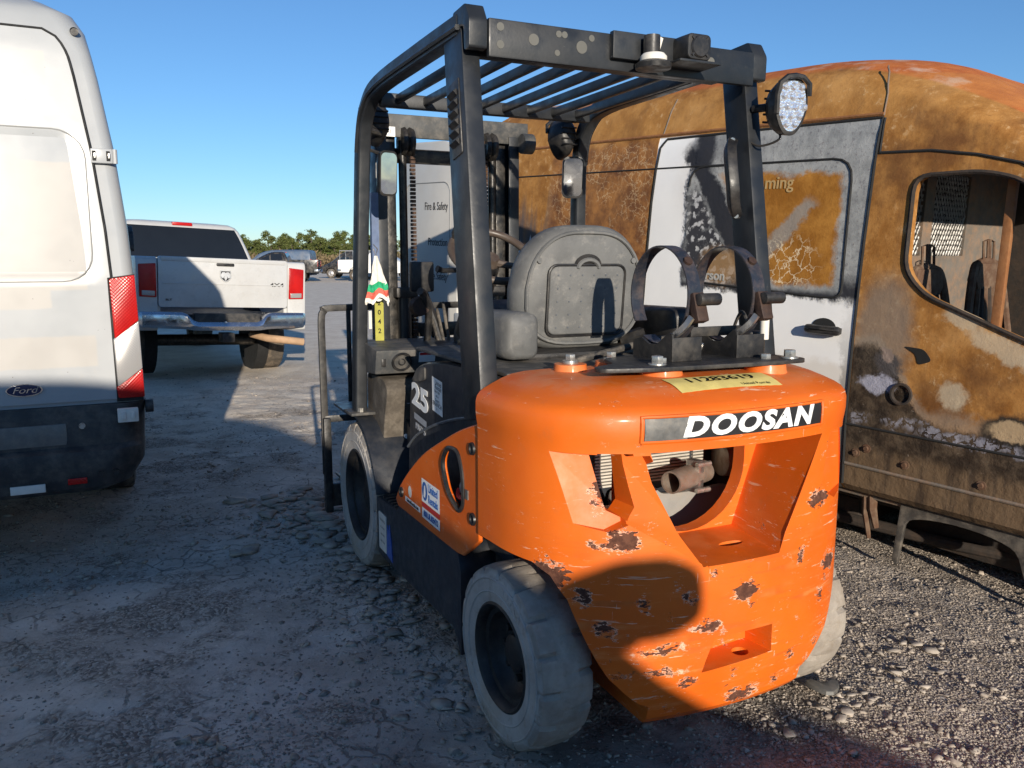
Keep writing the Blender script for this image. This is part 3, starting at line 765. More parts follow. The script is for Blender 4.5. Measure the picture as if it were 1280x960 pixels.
def outline(z, w, yr, yf, rr, rf, n=6):
    rr = min(rr, w * .9, (yf - yr) * .4); rf = min(rf, w * .95, (yf - yr) * .5); p = []
    def arc(cx, cy, r, a0, m):
        for k in range(m + 1): q = R(a0 + 90 * k / m); p.append((cx + r * math.cos(q), cy + r * math.sin(q), z))
    arc(w - rr, yr + rr, rr, -90, n)
    for k in range(1, 8): p.append((w, yr + rr + (yf - rf - yr - rr) * k / 8, z))
    arc(w - rf, yf - rf, rf, 0, n); arc(-w + rf, yf - rf, rf, 90, n)
    for k in range(1, 8): p.append((-w, yf - rf + (yr + rr - yf + rf) * k / 8, z))
    arc(-w + rr, yr + rr, rr, 180, n)
    return p

def stack(tab, off=0.0, n=6):
    """tab rows: z, half width, rear y, front y, rear corner radius, front corner radius"""
    return [outline(z, w - off, yr + off, yf - off, max(rr - off, .01), max(rf - off, .02), n) for z, w, yr, yf, rr, rf in tab]

def xcut(poly, a, b): return MB().prism(poly, 'x', a, b).mesh('c')
def ycut(poly, a, b): return MB().prism(poly, 'y', a, b).mesh('c')
def disc_poly(cy, cz, r, n=28, sq=1.0): return [(cy + r * math.cos(2 * math.pi * k / n), cz + r * sq * math.sin(2 * math.pi * k / n)) for k in range(n)]

def wheel(parent, x, y, r, w, side, tyre='black_rubber', rim='rim_silver', rimr=None, spokes=6, name='wheel', dip=0.0):
    """thing > wheel > tyre/rim ; side +1 = right"""
    wo = bpy.data.objects.new(name, None); COL.objects.link(wo); wo.parent = parent; wo.location = (x, y, r - dip)
    ri = rimr or r * .6; s = side
    prof = [(ri, -w / 2), (r * .82, -w / 2 - .006), (r * .95, -w / 2 + .006), (r, -w / 2 + .03), (r, w / 2 - .03), (r * .95, w / 2 - .006), (r * .82, w / 2 + .006), (ri, w / 2), (ri, -w / 2)]
    def mod(i, k, rr, h):
        if i in (3, 4) and k % 4 == 0: rr -= .012
        return rr, h
    MB().lathe(prof, n=64, mod=mod).build('tyre', tyre, wo, ang=30)
    rp = [(ri + .004, s * w * .42), (ri * .9, s * w * .44), (ri * .86, s * w * .2), (ri * .35, s * w * .30), (ri * .2, s * w * .36), (.001, s * w * .36)]
    rm = MB().lathe(rp, n=32)
    rm.build('rim', rim, wo, ang=40)
    if spokes:
        sp = MB()
        for k in range(spokes):
            q = 2 * math.pi * k / spokes; sp.box((s * w * .37, math.cos(q) * ri * .55, math.sin(q) * ri * .55), (.02, ri * .62, ri * .22), Euler((q, 0, 0)))
        sp.build('spokes', rim, wo, bevel=.006)
    return wo

def strip(name, pts, mat, parent, r=.005, n=6): return MB().tube(pts, r, n).build(name, mat, parent)

# ------------------------------------------------------------------ white panel van (tail towards the viewer)
VAN_W = [(.44, .93), (.47, .955), (.8, 1.0), (1.3, .992), (1.56, .978), (1.9, .945), (2.2, .90), (2.40, .862), (2.47, .82), (2.53, .72), (2.57, .5), (2.585, .2)]
VAN_R = [(.35, .04), (.8, 0.0), (1.35, .0), (1.9, .03), (2.3, .065), (2.40, .08), (2.47, .11), (2.53, .2), (2.57, .45), (2.585, 1.0)]
VAN_F = [(.35, 5.3), (.6, 5.5), (.9, 5.5), (1.05, 5.4), (1.15, 5.15), (1.25, 4.85), (1.4, 4.6), (1.9, 4.05), (2.2, 3.75), (2.40, 3.4), (2.47, 3.2), (2.53, 2.9), (2.57, 2.5), (2.585, 2.0)]
vw, vr, vf = lerp_tab(VAN_W), lerp_tab(VAN_R), lerp_tab(VAN_F)

def oval(parent, o, u, v, a, b, name='badge'):
    """blue oval badge with a bright rim and script"""
    f = plane_map(o, u, v)
    def el(a_, b_, w0, w1, nm, mt, par):
        m = MB(); n = 32
        m.loft([[f(a_ * math.cos(2 * math.pi * k / n), b_ * math.sin(2 * math.pi * k / n), w) for k in range(n)] for w in (w0, w1)])
        return m.build(nm, mt, par)
    bd = el(a, b, -.002, .004, name, 'chrome', parent)
    el(a * .93, b * .88, .0, .0055, 'badge_face', 'badge_blue', bd)
    text('badge_lettering', 'Ford', b * 1.45, 'chrome', bd, lambda x, y, z: f(x, y, z + .0065), shear=.35, xscale=1.25)
    return bd


def panel_van(name, label, cat='van', loc=(0, 0, 0), rotz=0.0, front_extra=True, group=None):
    t = empty(name, loc, (0, 0, rotz), label, cat, group)
    zs = [.44, .47, .6, .8, .9, 1.05, 1.15, 1.25, 1.35, 1.4, 1.56, 1.75, 1.9, 2.05, 2.2, 2.3, 2.40, 2.44, 2.47, 2.50, 2.53, 2.555, 2.57, 2.585]
    tab = [(z, vw(z), vr(z), vf(z), .05 if z < 2.4 else .10, .38) for z in zs]
    body = MB().loft(stack(tab)).mesh('body')
    body = boolean(body, [xcut(disc_poly(1.62, .34, .43), .62, 1.2), xcut(disc_poly(1.62, .34, .43), -1.2, -.62),
                          xcut(disc_poly(4.65, .34, .43), .62, 1.2), xcut(disc_poly(4.65, .34, .43), -1.2, -.62)])
    finish(body, 35); body = link_mesh('body', body, 'van_white', t)
    # rear doors, a few millimetres proud of the body
    for s in (-1, 1):
        def dp(u, v, off):
            z = .812 + (2.385 - .812) * v
            top = max(0.0, (z - 2.26) / .125); cut = .07 * (1 - math.sqrt(max(0, 1 - top ** 2))) if top > 0 else 0
            x1 = vw(z) - .097 - cut; x = .006 + (x1 - .006) * u
            # pressed panel: shallow recess inside a rounded outline
            dx = min(x - .095, (x1 - .053) - x); dz = min(z - 1.34, 1.97 - z); rec = .012 * min(1, max(0, min(dx, dz) / .035))
            return (s * x, vr(z) - off + rec, z)
        m = MB(); m.grid(lambda u, v: dp(u, v, .010), 28, 60)
        d = m.build('rear_door', 'van_white', t, fix=True, ang=60)
        edge = [dp(1, k / 60, .0085) for k in range(61)] + [dp(1 - k / 14, 1, .0085) for k in range(1, 15)]
        strip('door_seam', [(x + s * .004, y, z) for x, y, z in edge], 'seam_dark', d, .0058)
        lp = []
        for (a, b) in rrect(.09, vw(1.6) - .145, 1.335, 1.975, .12, 6): lp.append((s * a, vr(b) - .0085, b))
        lp.append(lp[0]); strip('panel_line', lp, 'seam_grey', d, .0032)
        for hz in (1.87,):
            h = MB().box((s * (vw(hz) - .055), vr(hz) - .013, hz), (.085, .035, .062)).build('hinge', 'van_white', d, bevel=.006)
            for q_ in (.085, .03):
                MB().box((s * (vw(hz) - q_), vr(hz) - .034, hz), (.014, .008, .040)).build('hinge_slot', 'seam_dark', h)
                MB().box((s * (vw(hz) - q_ + .004), vr(hz) - .037, hz), (.008, .008, .022)).build('hinge_bolt', 'bolt_metal', h, bevel=.001)
            MB().cyl((s * (vw(hz) - .004), vr(hz) - .018, hz - .03), (s * (vw(hz) - .004), vr(hz) - .018, hz + .03), .011, 10).build('hinge_pin', 'van_white', h)
    # tail lamps with a clear middle
    for s in (-1, 1):
        zone = [('red_lens', 1.14, 1.345, 0), ('clear_lens', .925, 1.14, 1), ('red_lens', .815, .925, 2)]
        lamp = None
        for mt, z0, z1, k in zone:
            sl = .06
            lo = z0 - (sl if k < 2 else 0); lo2 = z0 + (.02 if k < 2 else 0); hi = z1 - (sl if k > 0 else 0); hi2 = z1 + (.02 if k > 0 else .018)
            poly = [(s * .893, lo), (s * (vw(z0) + .001), lo2), (s * (vw(z1) + .001), hi2), (s * .886, hi)]
            o = MB().prism(poly, 'y', -.022, .14).build('tail_lamp' if lamp is None else ('reverse_lens' if k == 1 else 'lower_lens'), mt, t if lamp is None else lamp, bevel=.008)
            lamp = lamp or o
        MB().prism([(s * .886, .80), (s * .995, .80), (s * .99, 1.365), (s * .88, 1.35)], 'y', -.012, .12).build('lamp_seal', 'seam_dark', lamp)
        MB().lathe([(.017, -.004), (.017, .004), (.001, .005)], (s * .822, vr(2.40) - .004, 2.388), 'y', 18).build('marker_lens', 'black_plastic', t)
    # bumper, step and plate recess
    b_tab = [(.415, .86, -.05, .5, .12, .1), (.44, .93, -.085, .5, .16, .1), (.53, .985, -.10, .5, .16, .1), (.60, .992, -.085, .5, .14, .1), (.62, .992, -.055, .5, .12, .1), (.75, 1.0, -.045, .5, .12, .1), (.795, 1.005, -.035, .5, .10, .1)]
    bp = MB().loft(stack(b_tab)).build('rear_bumper', 'bumper_black', t, ang=30)
    MB().box((.42, -.048, .66), (.52, .012, .13)).build('plate_recess', 'plate_grey', bp, bevel=.008)
    MB().box((.52, -.104, .462), (.13, .012, .035)).build('step_sticker', 'label_cream', bp, bevel=.002)
    MB().box((.708, -.106, .478), (.075, .012, .026)).build('reflector', 'red_lens', bp, bevel=.003)
    MB().box((-.708, -.106, .478), (.075, .012, .026)).build('reflector', 'red_lens', bp, bevel=.003)
    for s in (-1, 1):
        MB().box((s * .925, -.06, .745), (.085, .03, .062)).box((s * .905, -.078, .745), (.022, .012, .036)).box((s * .945, -.078, .745), (.018, .012, .030)).build('hinge_cover', 'label_cream', bp, bevel=.005)
        MB().cyl((s * 1.0, .03, .765), (s * 1.035, .03, .765), .03, 12).build('side_buffer', 'bumper_black', bp, bevel=.006)
    for px, pz in ((.74, .71), (.80, .50), (.86, .50)):
        MB().cyl((px, -.03, pz), (px, -.105 if pz < .6 else -.06, pz), .013, 12).build('bolt', 'bolt_metal' if pz > .6 else 'black_plastic', bp)
    oval(t, (.531, -.014, .876), (1, 0, 0), (0, 0, 1), .069, .027)
    # cab glass, grille, mirrors, wheels
    ws = MB(); rows = []
    for z in (1.30, 1.5, 1.7, 1.9, 2.08):
        rows.append([(x * (vw(z) - .33), vf(z) + .010 - .012 * x * x, z) for x in np.linspace(-1, 1, 9)])
    ws.loft(rows, close=False, cap=False); ws.build('windscreen', 'tinted_glass', t)
    for s in (-1, 1):
        ys = lambda z: vf(z) - .42
        pts = [(3.05, 1.35), (ys(1.4), 1.38), (ys(1.95) - .02, 1.93), (3.05, 1.93)]
        MB().loft([[(s * (vw(b) + k), a, b) for a, b in round_poly(pts, .06)] for k in (-.02, .006)]).build('side_window', 'tinted_glass', t)
        strip('door_seam', [(s * (vw(z) + .001), 3.0, z) for z in np.linspace(.5, 2.1, 10)], 'seam_dark', t, .004)
        strip('door_seam', [(s * (vw(z) + .001), 2.2, z) for z in np.linspace(.5, 2.1, 10)], 'seam_dark', t, .004)
        my = vf(1.5) - .05  # housing outline shaped for the shadow it throws on the counterweight
        mi = MB().prism(round_poly([(my - .30, 1.57), (my - .22, 1.68), (my - .08, 1.735), (my + .06, 1.735), (my + .16, 1.69), (my + .175, 1.58), (my + .08, 1.53), (my - .12, 1.52), (my - .30, 1.50)], .04), 'x', s * 1.01, s * 1.15).build('mirror', 'bumper_black', t, bevel=.02, seg=3)
        MB().box((s * .99, vf(1.5) - .10, 1.56), (.12, .06, .07)).build('mirror_arm', 'bumper_black', mi, bevel=.01)
        wheel(t, s * .86, 1.62, .34, .22, s, rim='rim_black', spokes=0); wheel(t, s * .86, 4.65, .34, .22, s, rim='rim_black', spokes=0)
        MB().prism([(4.95, .95), (5.38, .92), (5.36, 1.08), (5.0, 1.22)], 'x', s * .70, s * .93).build('headlamp', 'clear_lens', t, bevel=.03)
    MB().box((0, 5.47, .78), (1.1, .10, .36)).build('grille', 'bumper_black', t, bevel=.03)
    return t

panel_van('panel_van', 'white panel van seen from behind, tall red tail lamp and blue oval badge', 'van', (-2.566, 3.277, -.02), R(26.3))

# the van parked across the yard behind the viewer; its shade lies over the foreground
panel_van('panel_van', 'white panel van parked crosswise opposite the forklift', 'van', (-2.48, -4.775, -.02), R(-76))

# ------------------------------------------------------------------ burnt-out van
BV_W = [(.47, .955), (.50, .985), (.8, 1.0), (1.2, 1.0), (1.5, .99), (1.98, .965), (2.12, .945), (2.17, .93), (2.30, .885), (2.38, .84), (2.43, .775), (2.48, .66), (2.52, .48), (2.545, .28), (2.555, .1)]
BV_R = [(.40, .03), (1.35, .0), (1.9, .05), (2.17, .10), (2.38, .16), (2.43, .22), (2.48, .34), (2.555, .9)]
BV_F = [(.40, 5.2), (.7, 5.35), (.95, 5.32), (1.1, 5.1), (1.25, 4.85), (1.4, 4.58), (1.7, 4.22), (1.9, 3.97), (2.06, 3.79), (2.2, 3.60), (2.30, 3.46), (2.38, 3.32), (2.43, 3.22), (2.48, 3.08), (2.52, 2.9), (2.545, 2.7), (2.555, 2.5)]
bw, br, bf = lerp_tab(BV_W), lerp_tab(BV_R), lerp_tab(BV_F)

def burnt_van():
    t = empty('burnt_van', (.38, 6.88, 0.0), (0, 0, 0), 'fire-damaged panel van, rusted orange with scorched white sliding door', 'van')
    t.rotation_mode = 'ZYX'
    M = Matrix.Rotation(R(218), 4, 'Z') @ Matrix.Rotation(R(-2.3), 4, 'X')
    t.rotation_euler = M.to_euler('ZYX'); t.location = (.38, 6.88, 0)
    zs = [.47, .50, .64, .8, 1.0, 1.1, 1.2, 1.25, 1.4, 1.5, 1.7, 1.85, 1.98, 2.08, 2.12, 2.17, 2.24, 2.30, 2.34, 2.38, 2.41, 2.43, 2.455, 2.48, 2.50, 2.52, 2.535, 2.545, 2.555]
    tab = [(z, bw(z), br(z), bf(z), .07, float(np.interp(z, [1.9, 2.1, 2.3, 2.4], [.13, .22, .42, .5]))) for z in zs]
    outer = MB().loft(stack(tab, 0, 8)); inner_tab = [r for r in tab if .6 < r[0] < 2.44]
    inn = MB().loft(stack(inner_tab, .05, 8))
    om = outer.mesh('o'); im = inn.mesh('i')
    win = round_poly([(3.325, 1.895), (3.335, 1.50), (3.43, 1.40), (3.83, 1.255), (4.10, 1.17), (4.28, 1.22), (4.02, 1.60), (3.76, 1.865), (3.60, 1.905)], .07)
    body = boolean(om, [im, xcut(win, .7, 1.3), xcut(win, -1.3, -.7), ycut(rrect(-.74, .74, 1.33, 1.98, .1), 3.55, 6.0),
                        ycut(rrect(-.78, .78, .62, 2.05, .08), -.5, .3),
                        xcut(disc_poly(.95, .38, .45), .6, 1.3), xcut(disc_poly(.95, .38, .45), -1.3, -.6), xcut(disc_poly(4.62, .38, .45), .6, 1.3), xcut(disc_poly(4.62, .38, .45), -1.3, -.6)])
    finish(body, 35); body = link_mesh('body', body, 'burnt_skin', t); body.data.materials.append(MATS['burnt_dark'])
    for p_ in body.data.polygons:  # inside faces take a darker material: cabin shade put into the colour
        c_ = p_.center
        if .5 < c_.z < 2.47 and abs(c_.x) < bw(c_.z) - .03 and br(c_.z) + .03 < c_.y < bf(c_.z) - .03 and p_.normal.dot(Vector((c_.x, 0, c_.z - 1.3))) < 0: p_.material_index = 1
    S = lambda y, z, o=.0015: (bw(z) + o, y, z)
    def line(nm, pts, r=.006, mt='seam_dark', par=None):
        P = []
        for (a, b), (c, d) in zip(pts[:-1], pts[1:]):
            for k in range(8): P.append(S(a + (c - a) * k / 8, b + (d - b) * k / 8))
        P.append(S(*pts[-1])); return strip(nm, P, mt, par or t, r)
    sd = line('door_gap', [(1.842, .50), (1.838, 1.2), (1.84, 1.8), (1.86, 2.10), (1.90, 2.145), (2.4, 2.15), (3.14, 2.152), (3.135, 1.6), (3.138, .9), (3.145, .50)], .0065)
    line('gutter', [(.12, 2.165), (1.0, 2.168), (2.2, 2.17), (3.14, 2.168)], .009, 'rust_brown')
    line('roof_joint', [(1.86, 2.17), (1.87, 2.30), (1.875, 2.37)], .004, 'ash_grey')
    line('roof_joint', [(3.14, 2.16), (3.13, 2.26), (3.10, 2.36), (3.08, 2.39)], .004, 'ash_grey')
    line('side_seam', [(.10, 1.985), (1.84, 1.988)], .0045); line('side_seam', [(1.84, 1.988), (2.36, 1.988)], .0045, par=t)
    line('panel_outline', [(a, b) for a, b in round_poly([(2.10, 1.985), (3.035, 1.985), (3.055, 1.36), (2.95, 1.355), (2.10, 1.385)], .10)][:22], .0055)
    line('door_gap', [(3.155, 2.000), (3.38, 1.997), (3.57, 1.97), (3.735, 1.93), (3.84, 1.875)], .0065)
    line('door_gap', [(3.155, 2.0), (3.150, 2.15)], .005)
    line('side_seam', [(1.86, .785), (3.13, .787), (4.2, .80)], .0055)
    line('sill_edge', [(3.15, .60), (4.2, .605)], .008, 'ash_grey'); line('sill_edge', [(1.86, .60), (3.13, .60)], .006)
    wl = [S(a, b, .003) for a, b in win]; wl.append(wl[0]); strip('window_seal', wl, 'burnt_dark', t, .010)
    # sliding-door handle
    h = MB().loft([[(bw(1.2) + .018 + .020 * k2, a, b) for a, b in rrect(2.905 + .012 * (1 - k), 3.085 - .012 * (1 - k), 1.186 + .004 * (1 - k), 1.228 - .004 * (1 - k), .019, 4)] for k, k2 in ((1, 0), (1, .9), (0, 1.4))]).build('door_handle', 'black_plastic', t, ang=40)
    for yy in (2.93, 3.06): MB().box((bw(1.2) + .010, yy, 1.207), (.03, .035, .030)).build('handle_mount', 'black_plastic', h, bevel=.006)
    MB().prism([(2.985 + .062 * math.cos(q), 1.215 + .045 * math.sin(q)) for q in np.linspace(0, math.pi, 14)], 'x', bw(1.2) - .004, bw(1.2) + .003).build('handle_recess', 'seam_dark', h)
    # lock hole and bolts of the front door
    MB().lathe([(.001, .0), (.035, .0), (.04, .012), (.048, .012), (.05, -.01)], (bw(.97), 3.385, .965), 'x', 20).build('lock_ring', 'burnt_dark', t)
    MB().prism(round_poly([(3.37, 1.175), (3.46, 1.172), (3.50, 1.125), (3.44, 1.10), (3.43, 1.145)], .02), 'x', bw(1.13) - .01, bw(1.13) + .003).build('handle_hole', 'dark_cavity', t)
    for (y, z) in ((3.20, .66), (3.43, .655), (3.75, .645), (4.05, .64), (3.25, .69)):
        MB().lathe([(.001, .012), (.010, .012), (.012, .003), (.020, .003), (.021, -.004)], (bw(z), y, z), 'x', 14).build('bolt', 'burnt_metal', t)
    # lettering that survived on the rear quarter
    sidemap = lambda y0, z0: (lambda a, b, c: S(y0 + a, z0 + b, .0025 + c))
    text('lettering', 'tion', .15, 'black_print', t, sidemap(.30, 1.52), align='CENTER', xscale=.8)
    text('ghost_lettering', 'ming', .085, 'ghost_print', t, sidemap(2.66, 1.885), bold=.001, align='CENTER')
    text('ghost_lettering', 'rson', .07, 'ghost_white', t, sidemap(2.33, 1.42), bold=.0015, align='CENTER')
    # rear door swung open, still white, with lines of lettering
    dz0, dz1 = .55, 2.24
    prof = lambda z: .90 - (.0 if z < 2.0 else .55 * ((z - 2.0) / .24) ** 3 * .3)
    dpoly = round_poly([(-.06, dz0), (-.06, 1.95), (-.09, 2.20), (-.22, 2.28), (-.90, 2.30), (-.90, dz0)], .06)
    dr = MB().prism(dpoly, 'x', .965, 1.0).build('open_rear_door', 'open_door_paint', t, bevel=.01)
    pl = [(1.0015, a, b) for a, b in rrect(-.80, -.16, 1.25, 1.98, .09, 6)]; pl.append(pl[0]); strip('panel_line', pl, 'seam_grey', dr, .004)
    for zz, tx in ((1.80, 'Fire & Safety'), (1.53, 'Protection'), (1.27, 'Fire Safety')):
        text('lettering', tx, .085, 'black_print', dr, lambda a, b, c, zz=zz: (1.0015 + c, -.19 + a, zz + b), align='RIGHT', xscale=.75)
    for zz in (1.78, .95): MB().box((.985, -.03, zz), (.05, .10, .12)).build('hinge', 'van_white', dr, bevel=.01)
    # interior: bulkhead with expanded mesh, two burnt seat frames
    bhm = boolean(MB().prism([(-.92, .5), (.92, .5), (.92, 1.5), (.84, 2.25), (-.84, 2.25), (-.92, 1.5)], 'y', 2.96, 2.985).mesh('b'), [MB().span(-.33, .06, 2.8, 3.1, 1.55, 1.98).mesh('c'), MB().span(.16, .52, 2.8, 3.1, 1.55, 1.98).mesh('c')])
    finish(bhm); bh = link_mesh('bulkhead', bhm, 'ash_grey', t)
    for (m0, m1) in ((-.33, .06), (.16, .52)):
        ms = MB()
        for k in range(-14, 26):
            for sg in (1, -1):
                x0 = m0 + k * .030; p0 = Vector((x0, 2.972, 1.55)); p1 = Vector((x0 + sg * .24, 2.972, 1.98)); seg = []
                for q in np.linspace(0, 1, 41):
                    p = p0.lerp(p1, q)
                    if m0 <= p.x <= m1: seg.append(p)
                if len(seg) > 3: ms.tube([seg[0], seg[-1]], .0042, 4)
        tag(ms.build('wire_mesh', 'bare_metal', bh), kind='stuff')
    for sx, sy, sz in ((.31, .17, .17), (.71, .08, .14), (-.45, .17, .17)):
        O = lambda x, y, z, sx=sx, sy=sy, sz=sz: (sx + x, y + sy, z + sz)
        st = MB().tube(catmull([O(-.23, 3.34, .62), O(-.22, 3.26, 1.0), O(-.15, 3.22, 1.30), O(-.07, 3.21, 1.36), O(.07, 3.21, 1.36), O(.15, 3.22, 1.30), O(.22, 3.26, 1.0), O(.23, 3.34, .62)], 5), .02, 8).build('seat_frame', 'burnt_metal', t)
        MB().prism([(sx - .11, 1.36 + sz), (sx + .11, 1.36 + sz), (sx + .14, 1.28 + sz), (sx + .11, 1.24 + sz), (sx - .11, 1.24 + sz), (sx - .14, 1.28 + sz)], 'y', 3.19 + sy, 3.235 + sy).build('seat_top', 'burnt_metal', st, bevel=.006)
        for q0 in (-1, 1): MB().tube([O(q0 * .055, 3.22, 1.36), O(q0 * .055, 3.21, 1.46), O(q0 * .012, 3.21, 1.47), O(q0 * .012, 3.22, 1.36)], .006, 6).build('headrest_post', 'burnt_metal', st)
        for k in range(6):
            q = (k - 2.5) / 2.5
            MB().tube([O(q * .09, 3.225, 1.25), O(q * .14, 3.25, .98), O(q * .19, 3.30, .66)], [.012, .02, .02], 6).build('seat_spring', 'burnt_metal' if k % 2 else 'burnt_dark', st)
        MB().box(O(0, 3.48, .55), (.5, .5, .1)).build('seat_pan', 'burnt_metal', st, bevel=.02)
    MB().box((.925, 3.70, 1.56), (.03, .035, .64), (R(3), R(-7), 0)).build('door_post', 'rust_brown', t, bevel=.006)
    # burnt wheels and what hangs below the sill
    for s in (-1, 1):
        wheel(t, s * .86, .95, .30, .20, s, 'burnt_dark', 'burnt_metal', .22, 0, dip=.0)
        wheel(t, s * .86, 4.62, .25, .20, s, 'burnt_dark', 'burnt_metal', .21, 0, dip=-.22)
    MB().span(-.74, .74, .4, 5.0, .36, .48).build('underbody', 'burnt_dark', t, bevel=.02)
    MB().span(-.55, .72, 1.5, 3.1, .21, .36).build('tank_shade_fill', 'burnt_dark', t, bevel=.04)  # dark box added so the gap below the sill reads as deep shade
    MB().span(-.60, .66, 3.3, 4.3, .20, .36).build('subframe_shade_fill', 'burnt_dark', t, bevel=.03)  # second dark box added to deepen the shade under the sill
    MB().tube(catmull([(.70, 1.2, .27), (.74, 2.2, .24), (.72, 3.2, .25), (.60, 4.0, .27)], 5), .028, 10).build('exhaust_pipe', 'burnt_dark', t)
    arch = MB()
    A = [(3.40, .475), (3.385, .18), (3.41, .17), (3.425, .36)] + [(3.66 - .23 * math.cos(q), .37 + .055 * math.sin(q)) for q in np.linspace(.25, math.pi - .25, 12)] + [(3.90, .36), (3.96, .20), (3.985, .17), (4.0, .34), (4.08, .43), (4.25, .45), (4.25, .475)]
    arch.prism(A, 'x', .90, .925); arch.build('arch_liner', 'burnt_dark_shiny', t, bevel=.004)
    for (y, z0, w) in ((3.22, .24, .020), (3.25, .30, .026)):
        MB().tube([(.90, y, .48), (.905, y + .01, (.48 + z0) / 2), (.89, y + .03, z0)], [w, w * .8, w * .5], 6).build('hanging_strip', 'burnt_metal', t)
    MB().tube([(.90, 2.0, .455), (.91, 2.8, .45), (.90, 3.45, .455)], .020, 8).build('brake_pipe', 'ash_grey', t)
    return t
burnt_van()

# ------------------------------------------------------------------ pickups
def pickup(name, label, loc, rot, paint, detail=True, L=1.0, roofz=1.93, rack=False, group=None, bumper='truck_bumper'):
    t = empty(name, loc, rot, label, 'pickup truck', group)
    # bed sides with flared arches
    for s in (-1, 1):
        prof = round_poly([(0.0, .60), (0.0, 1.36), (.03, 1.415), (1.82, 1.435), (1.82, .58), (1.58, .58), (1.50, .80), (1.36, .90), (1.15, .94), (.94, .90), (.80, .80), (.72, .58)], .03, 2)
        m = MB(); n = len(prof)
        m.loft([[(s * x, y, z) for y, z in prof] for x in ((.735, .92, .955) if s > 0 else (.735, .92, .955))])
        m.build('bed_side', paint, t, bevel=.012, ang=40)
        MB().span(s * .70, s * .74, .04, 1.80, .78, 1.40).build('bed_wall', paint, t)
        MB().prism(disc_poly(1.15, .42, .43, 24), 'x', s * .60, s * .74).build('wheel_well', 'dark_cavity', t)
        wheel(t, s * .83, 1.15, .40, .27, s, 'muddy_tyre', 'rim_silver', .235, 5)
        wheel(t, s * .83, 4.70, .40, .27, s, 'muddy_tyre', 'rim_silver', .235, 5)
    MB().span(-.72, .72, .04, 1.80, .74, .78).build('bed_floor', 'bumper_black', t)
    tg = MB().loft([rrect_y(-.727, .727, .865, 1.425, .03, y) for y in (-.012, .05)]).build('tailgate', paint, t, bevel=.012)
    MB().loft([rrect_y(-.70, .70, 1.375, 1.42, .015, y) for y in (-.020, .0)]).build('tailgate_cap', paint, tg, bevel=.006)
    MB().box((0, -.016, 1.13), (1.36, .006, .012)).build('tailgate_crease', paint, tg, bevel=.002)
    if detail:
        MB().loft([rrect_y(-.10, .10, 1.335, 1.37, .012, y) for y in (-.022, -.005)]).build('tailgate_handle', 'black_plastic', tg, bevel=.004)
        f = plane_map((0, -.0145, 1.225), (1, 0, 0), (0, 0, 1))
        sh = [(-.06, .062), (.06, .062), (.062, -.02), (.03, -.055), (0, -.07), (-.03, -.055), (-.062, -.02)]
        em = MB().loft([[f(a, b, w) for a, b in round_poly(sh, .012, 3)] for w in (0, .006)]).build('emblem', 'black_print', tg)
        ring = [f(a, b, .008) for a, b in round_poly([(p[0] * .93, p[1] * .93) for p in sh], .012, 3)]; ring.append(ring[0])
        strip('emblem_rim', ring, 'silver_print', em, .0045)
        ram = [(0, -.056), (.018, -.022), (.014, .002), (.028, -.026), (.048, -.018), (.054, .012), (.040, .042), (.013, .044), (0, .034)]
        MB().loft([[f(a, b, w) for a, b in ram + [(-a, b) for a, b in ram[-2:0:-1]]] for w in (.006, .012)]).build('emblem_head', 'silver_print', em)
        text('lettering', '4X4', .062, 'black_print', tg, lambda a, b, c: (.60 + a, -.0145 - c, 1.135 + b), xscale=1.6, bold=.001)
        text('lettering', 'SLT', .028, 'black_print', tg, lambda a, b, c: (-.62 + a, -.0145 - c, .945 + b), xscale=1.6, bold=.001)
    for s in (-1, 1):
        lp = MB().prism([(s * .745, .97), (s * .925, .975), (s * .93, 1.33), (s * .75, 1.345)], 'y', -.020, .10).build('tail_lamp', 'red_lens', t, bevel=.012)
        MB().prism([(s * .765, .985), (s * .90, .99), (s * .90, 1.045), (s * .765, 1.04)], 'y', -.026, .02).build('reverse_lens', 'clear_lens', lp, bevel=.005)
    # step bumper
    bpm = MB(); rows = []
    for x, yf_, zt, zb in ((-.965, .10, .785, .68), (-.955, -.01, .80, .655), (-.91, -.07, .81, .64), (-.75, -.11, .812, .63), (-.50, -.135, .81, .622), (-.45, -.138, .79, .618), (-.38, -.14, .72, .608), (-.33, -.14, .70, .605), (.33, -.14, .70, .605), (.38, -.14, .72, .608), (.45, -.138, .79, .618), (.50, -.135, .81, .622), (.75, -.11, .812, .63), (.91, -.07, .81, .64), (.955, -.01, .80, .655), (.965, .10, .785, .68)):
        m_ = (zt + zb) / 2; rows.append([(x, yf_ + .10, zb), (x, yf_ + .02, zb), (x, yf_, zb + .03), (x, yf_ - .008, m_), (x, yf_, zt - .03), (x, yf_ + .02, zt), (x, yf_ + .10, zt)])
    bp = bpm.loft(rows).build('rear_bumper', bumper, t, ang=22)
    MB().span(-.37, .37, -.12, .0, .64, .80).build('step_pad', 'bumper_black', bp, bevel=.012)
    if detail:
        MB().span(-.07, .07, -.14, .05, .47, .575).build('hitch', 'black_steel', bp, bevel=.01)
        MB().cyl((-.03, -.135, .70), (-.03, -.12, .70), .012, 10).build('plate_bolt', 'white_print', bp)
        MB().tube([(.42, .40, .52), (.50, .02, .50), (.58, -.07, .495), (.90, -.09, .46)], [.04, .045, .045, .045], 12).build('exhaust_pipe', 'board_tan', t)
        MB().tube([(-.6, .9, .42), (.6, .9, .42)], .07, 12).build('axle', 'greasy_steel', t)
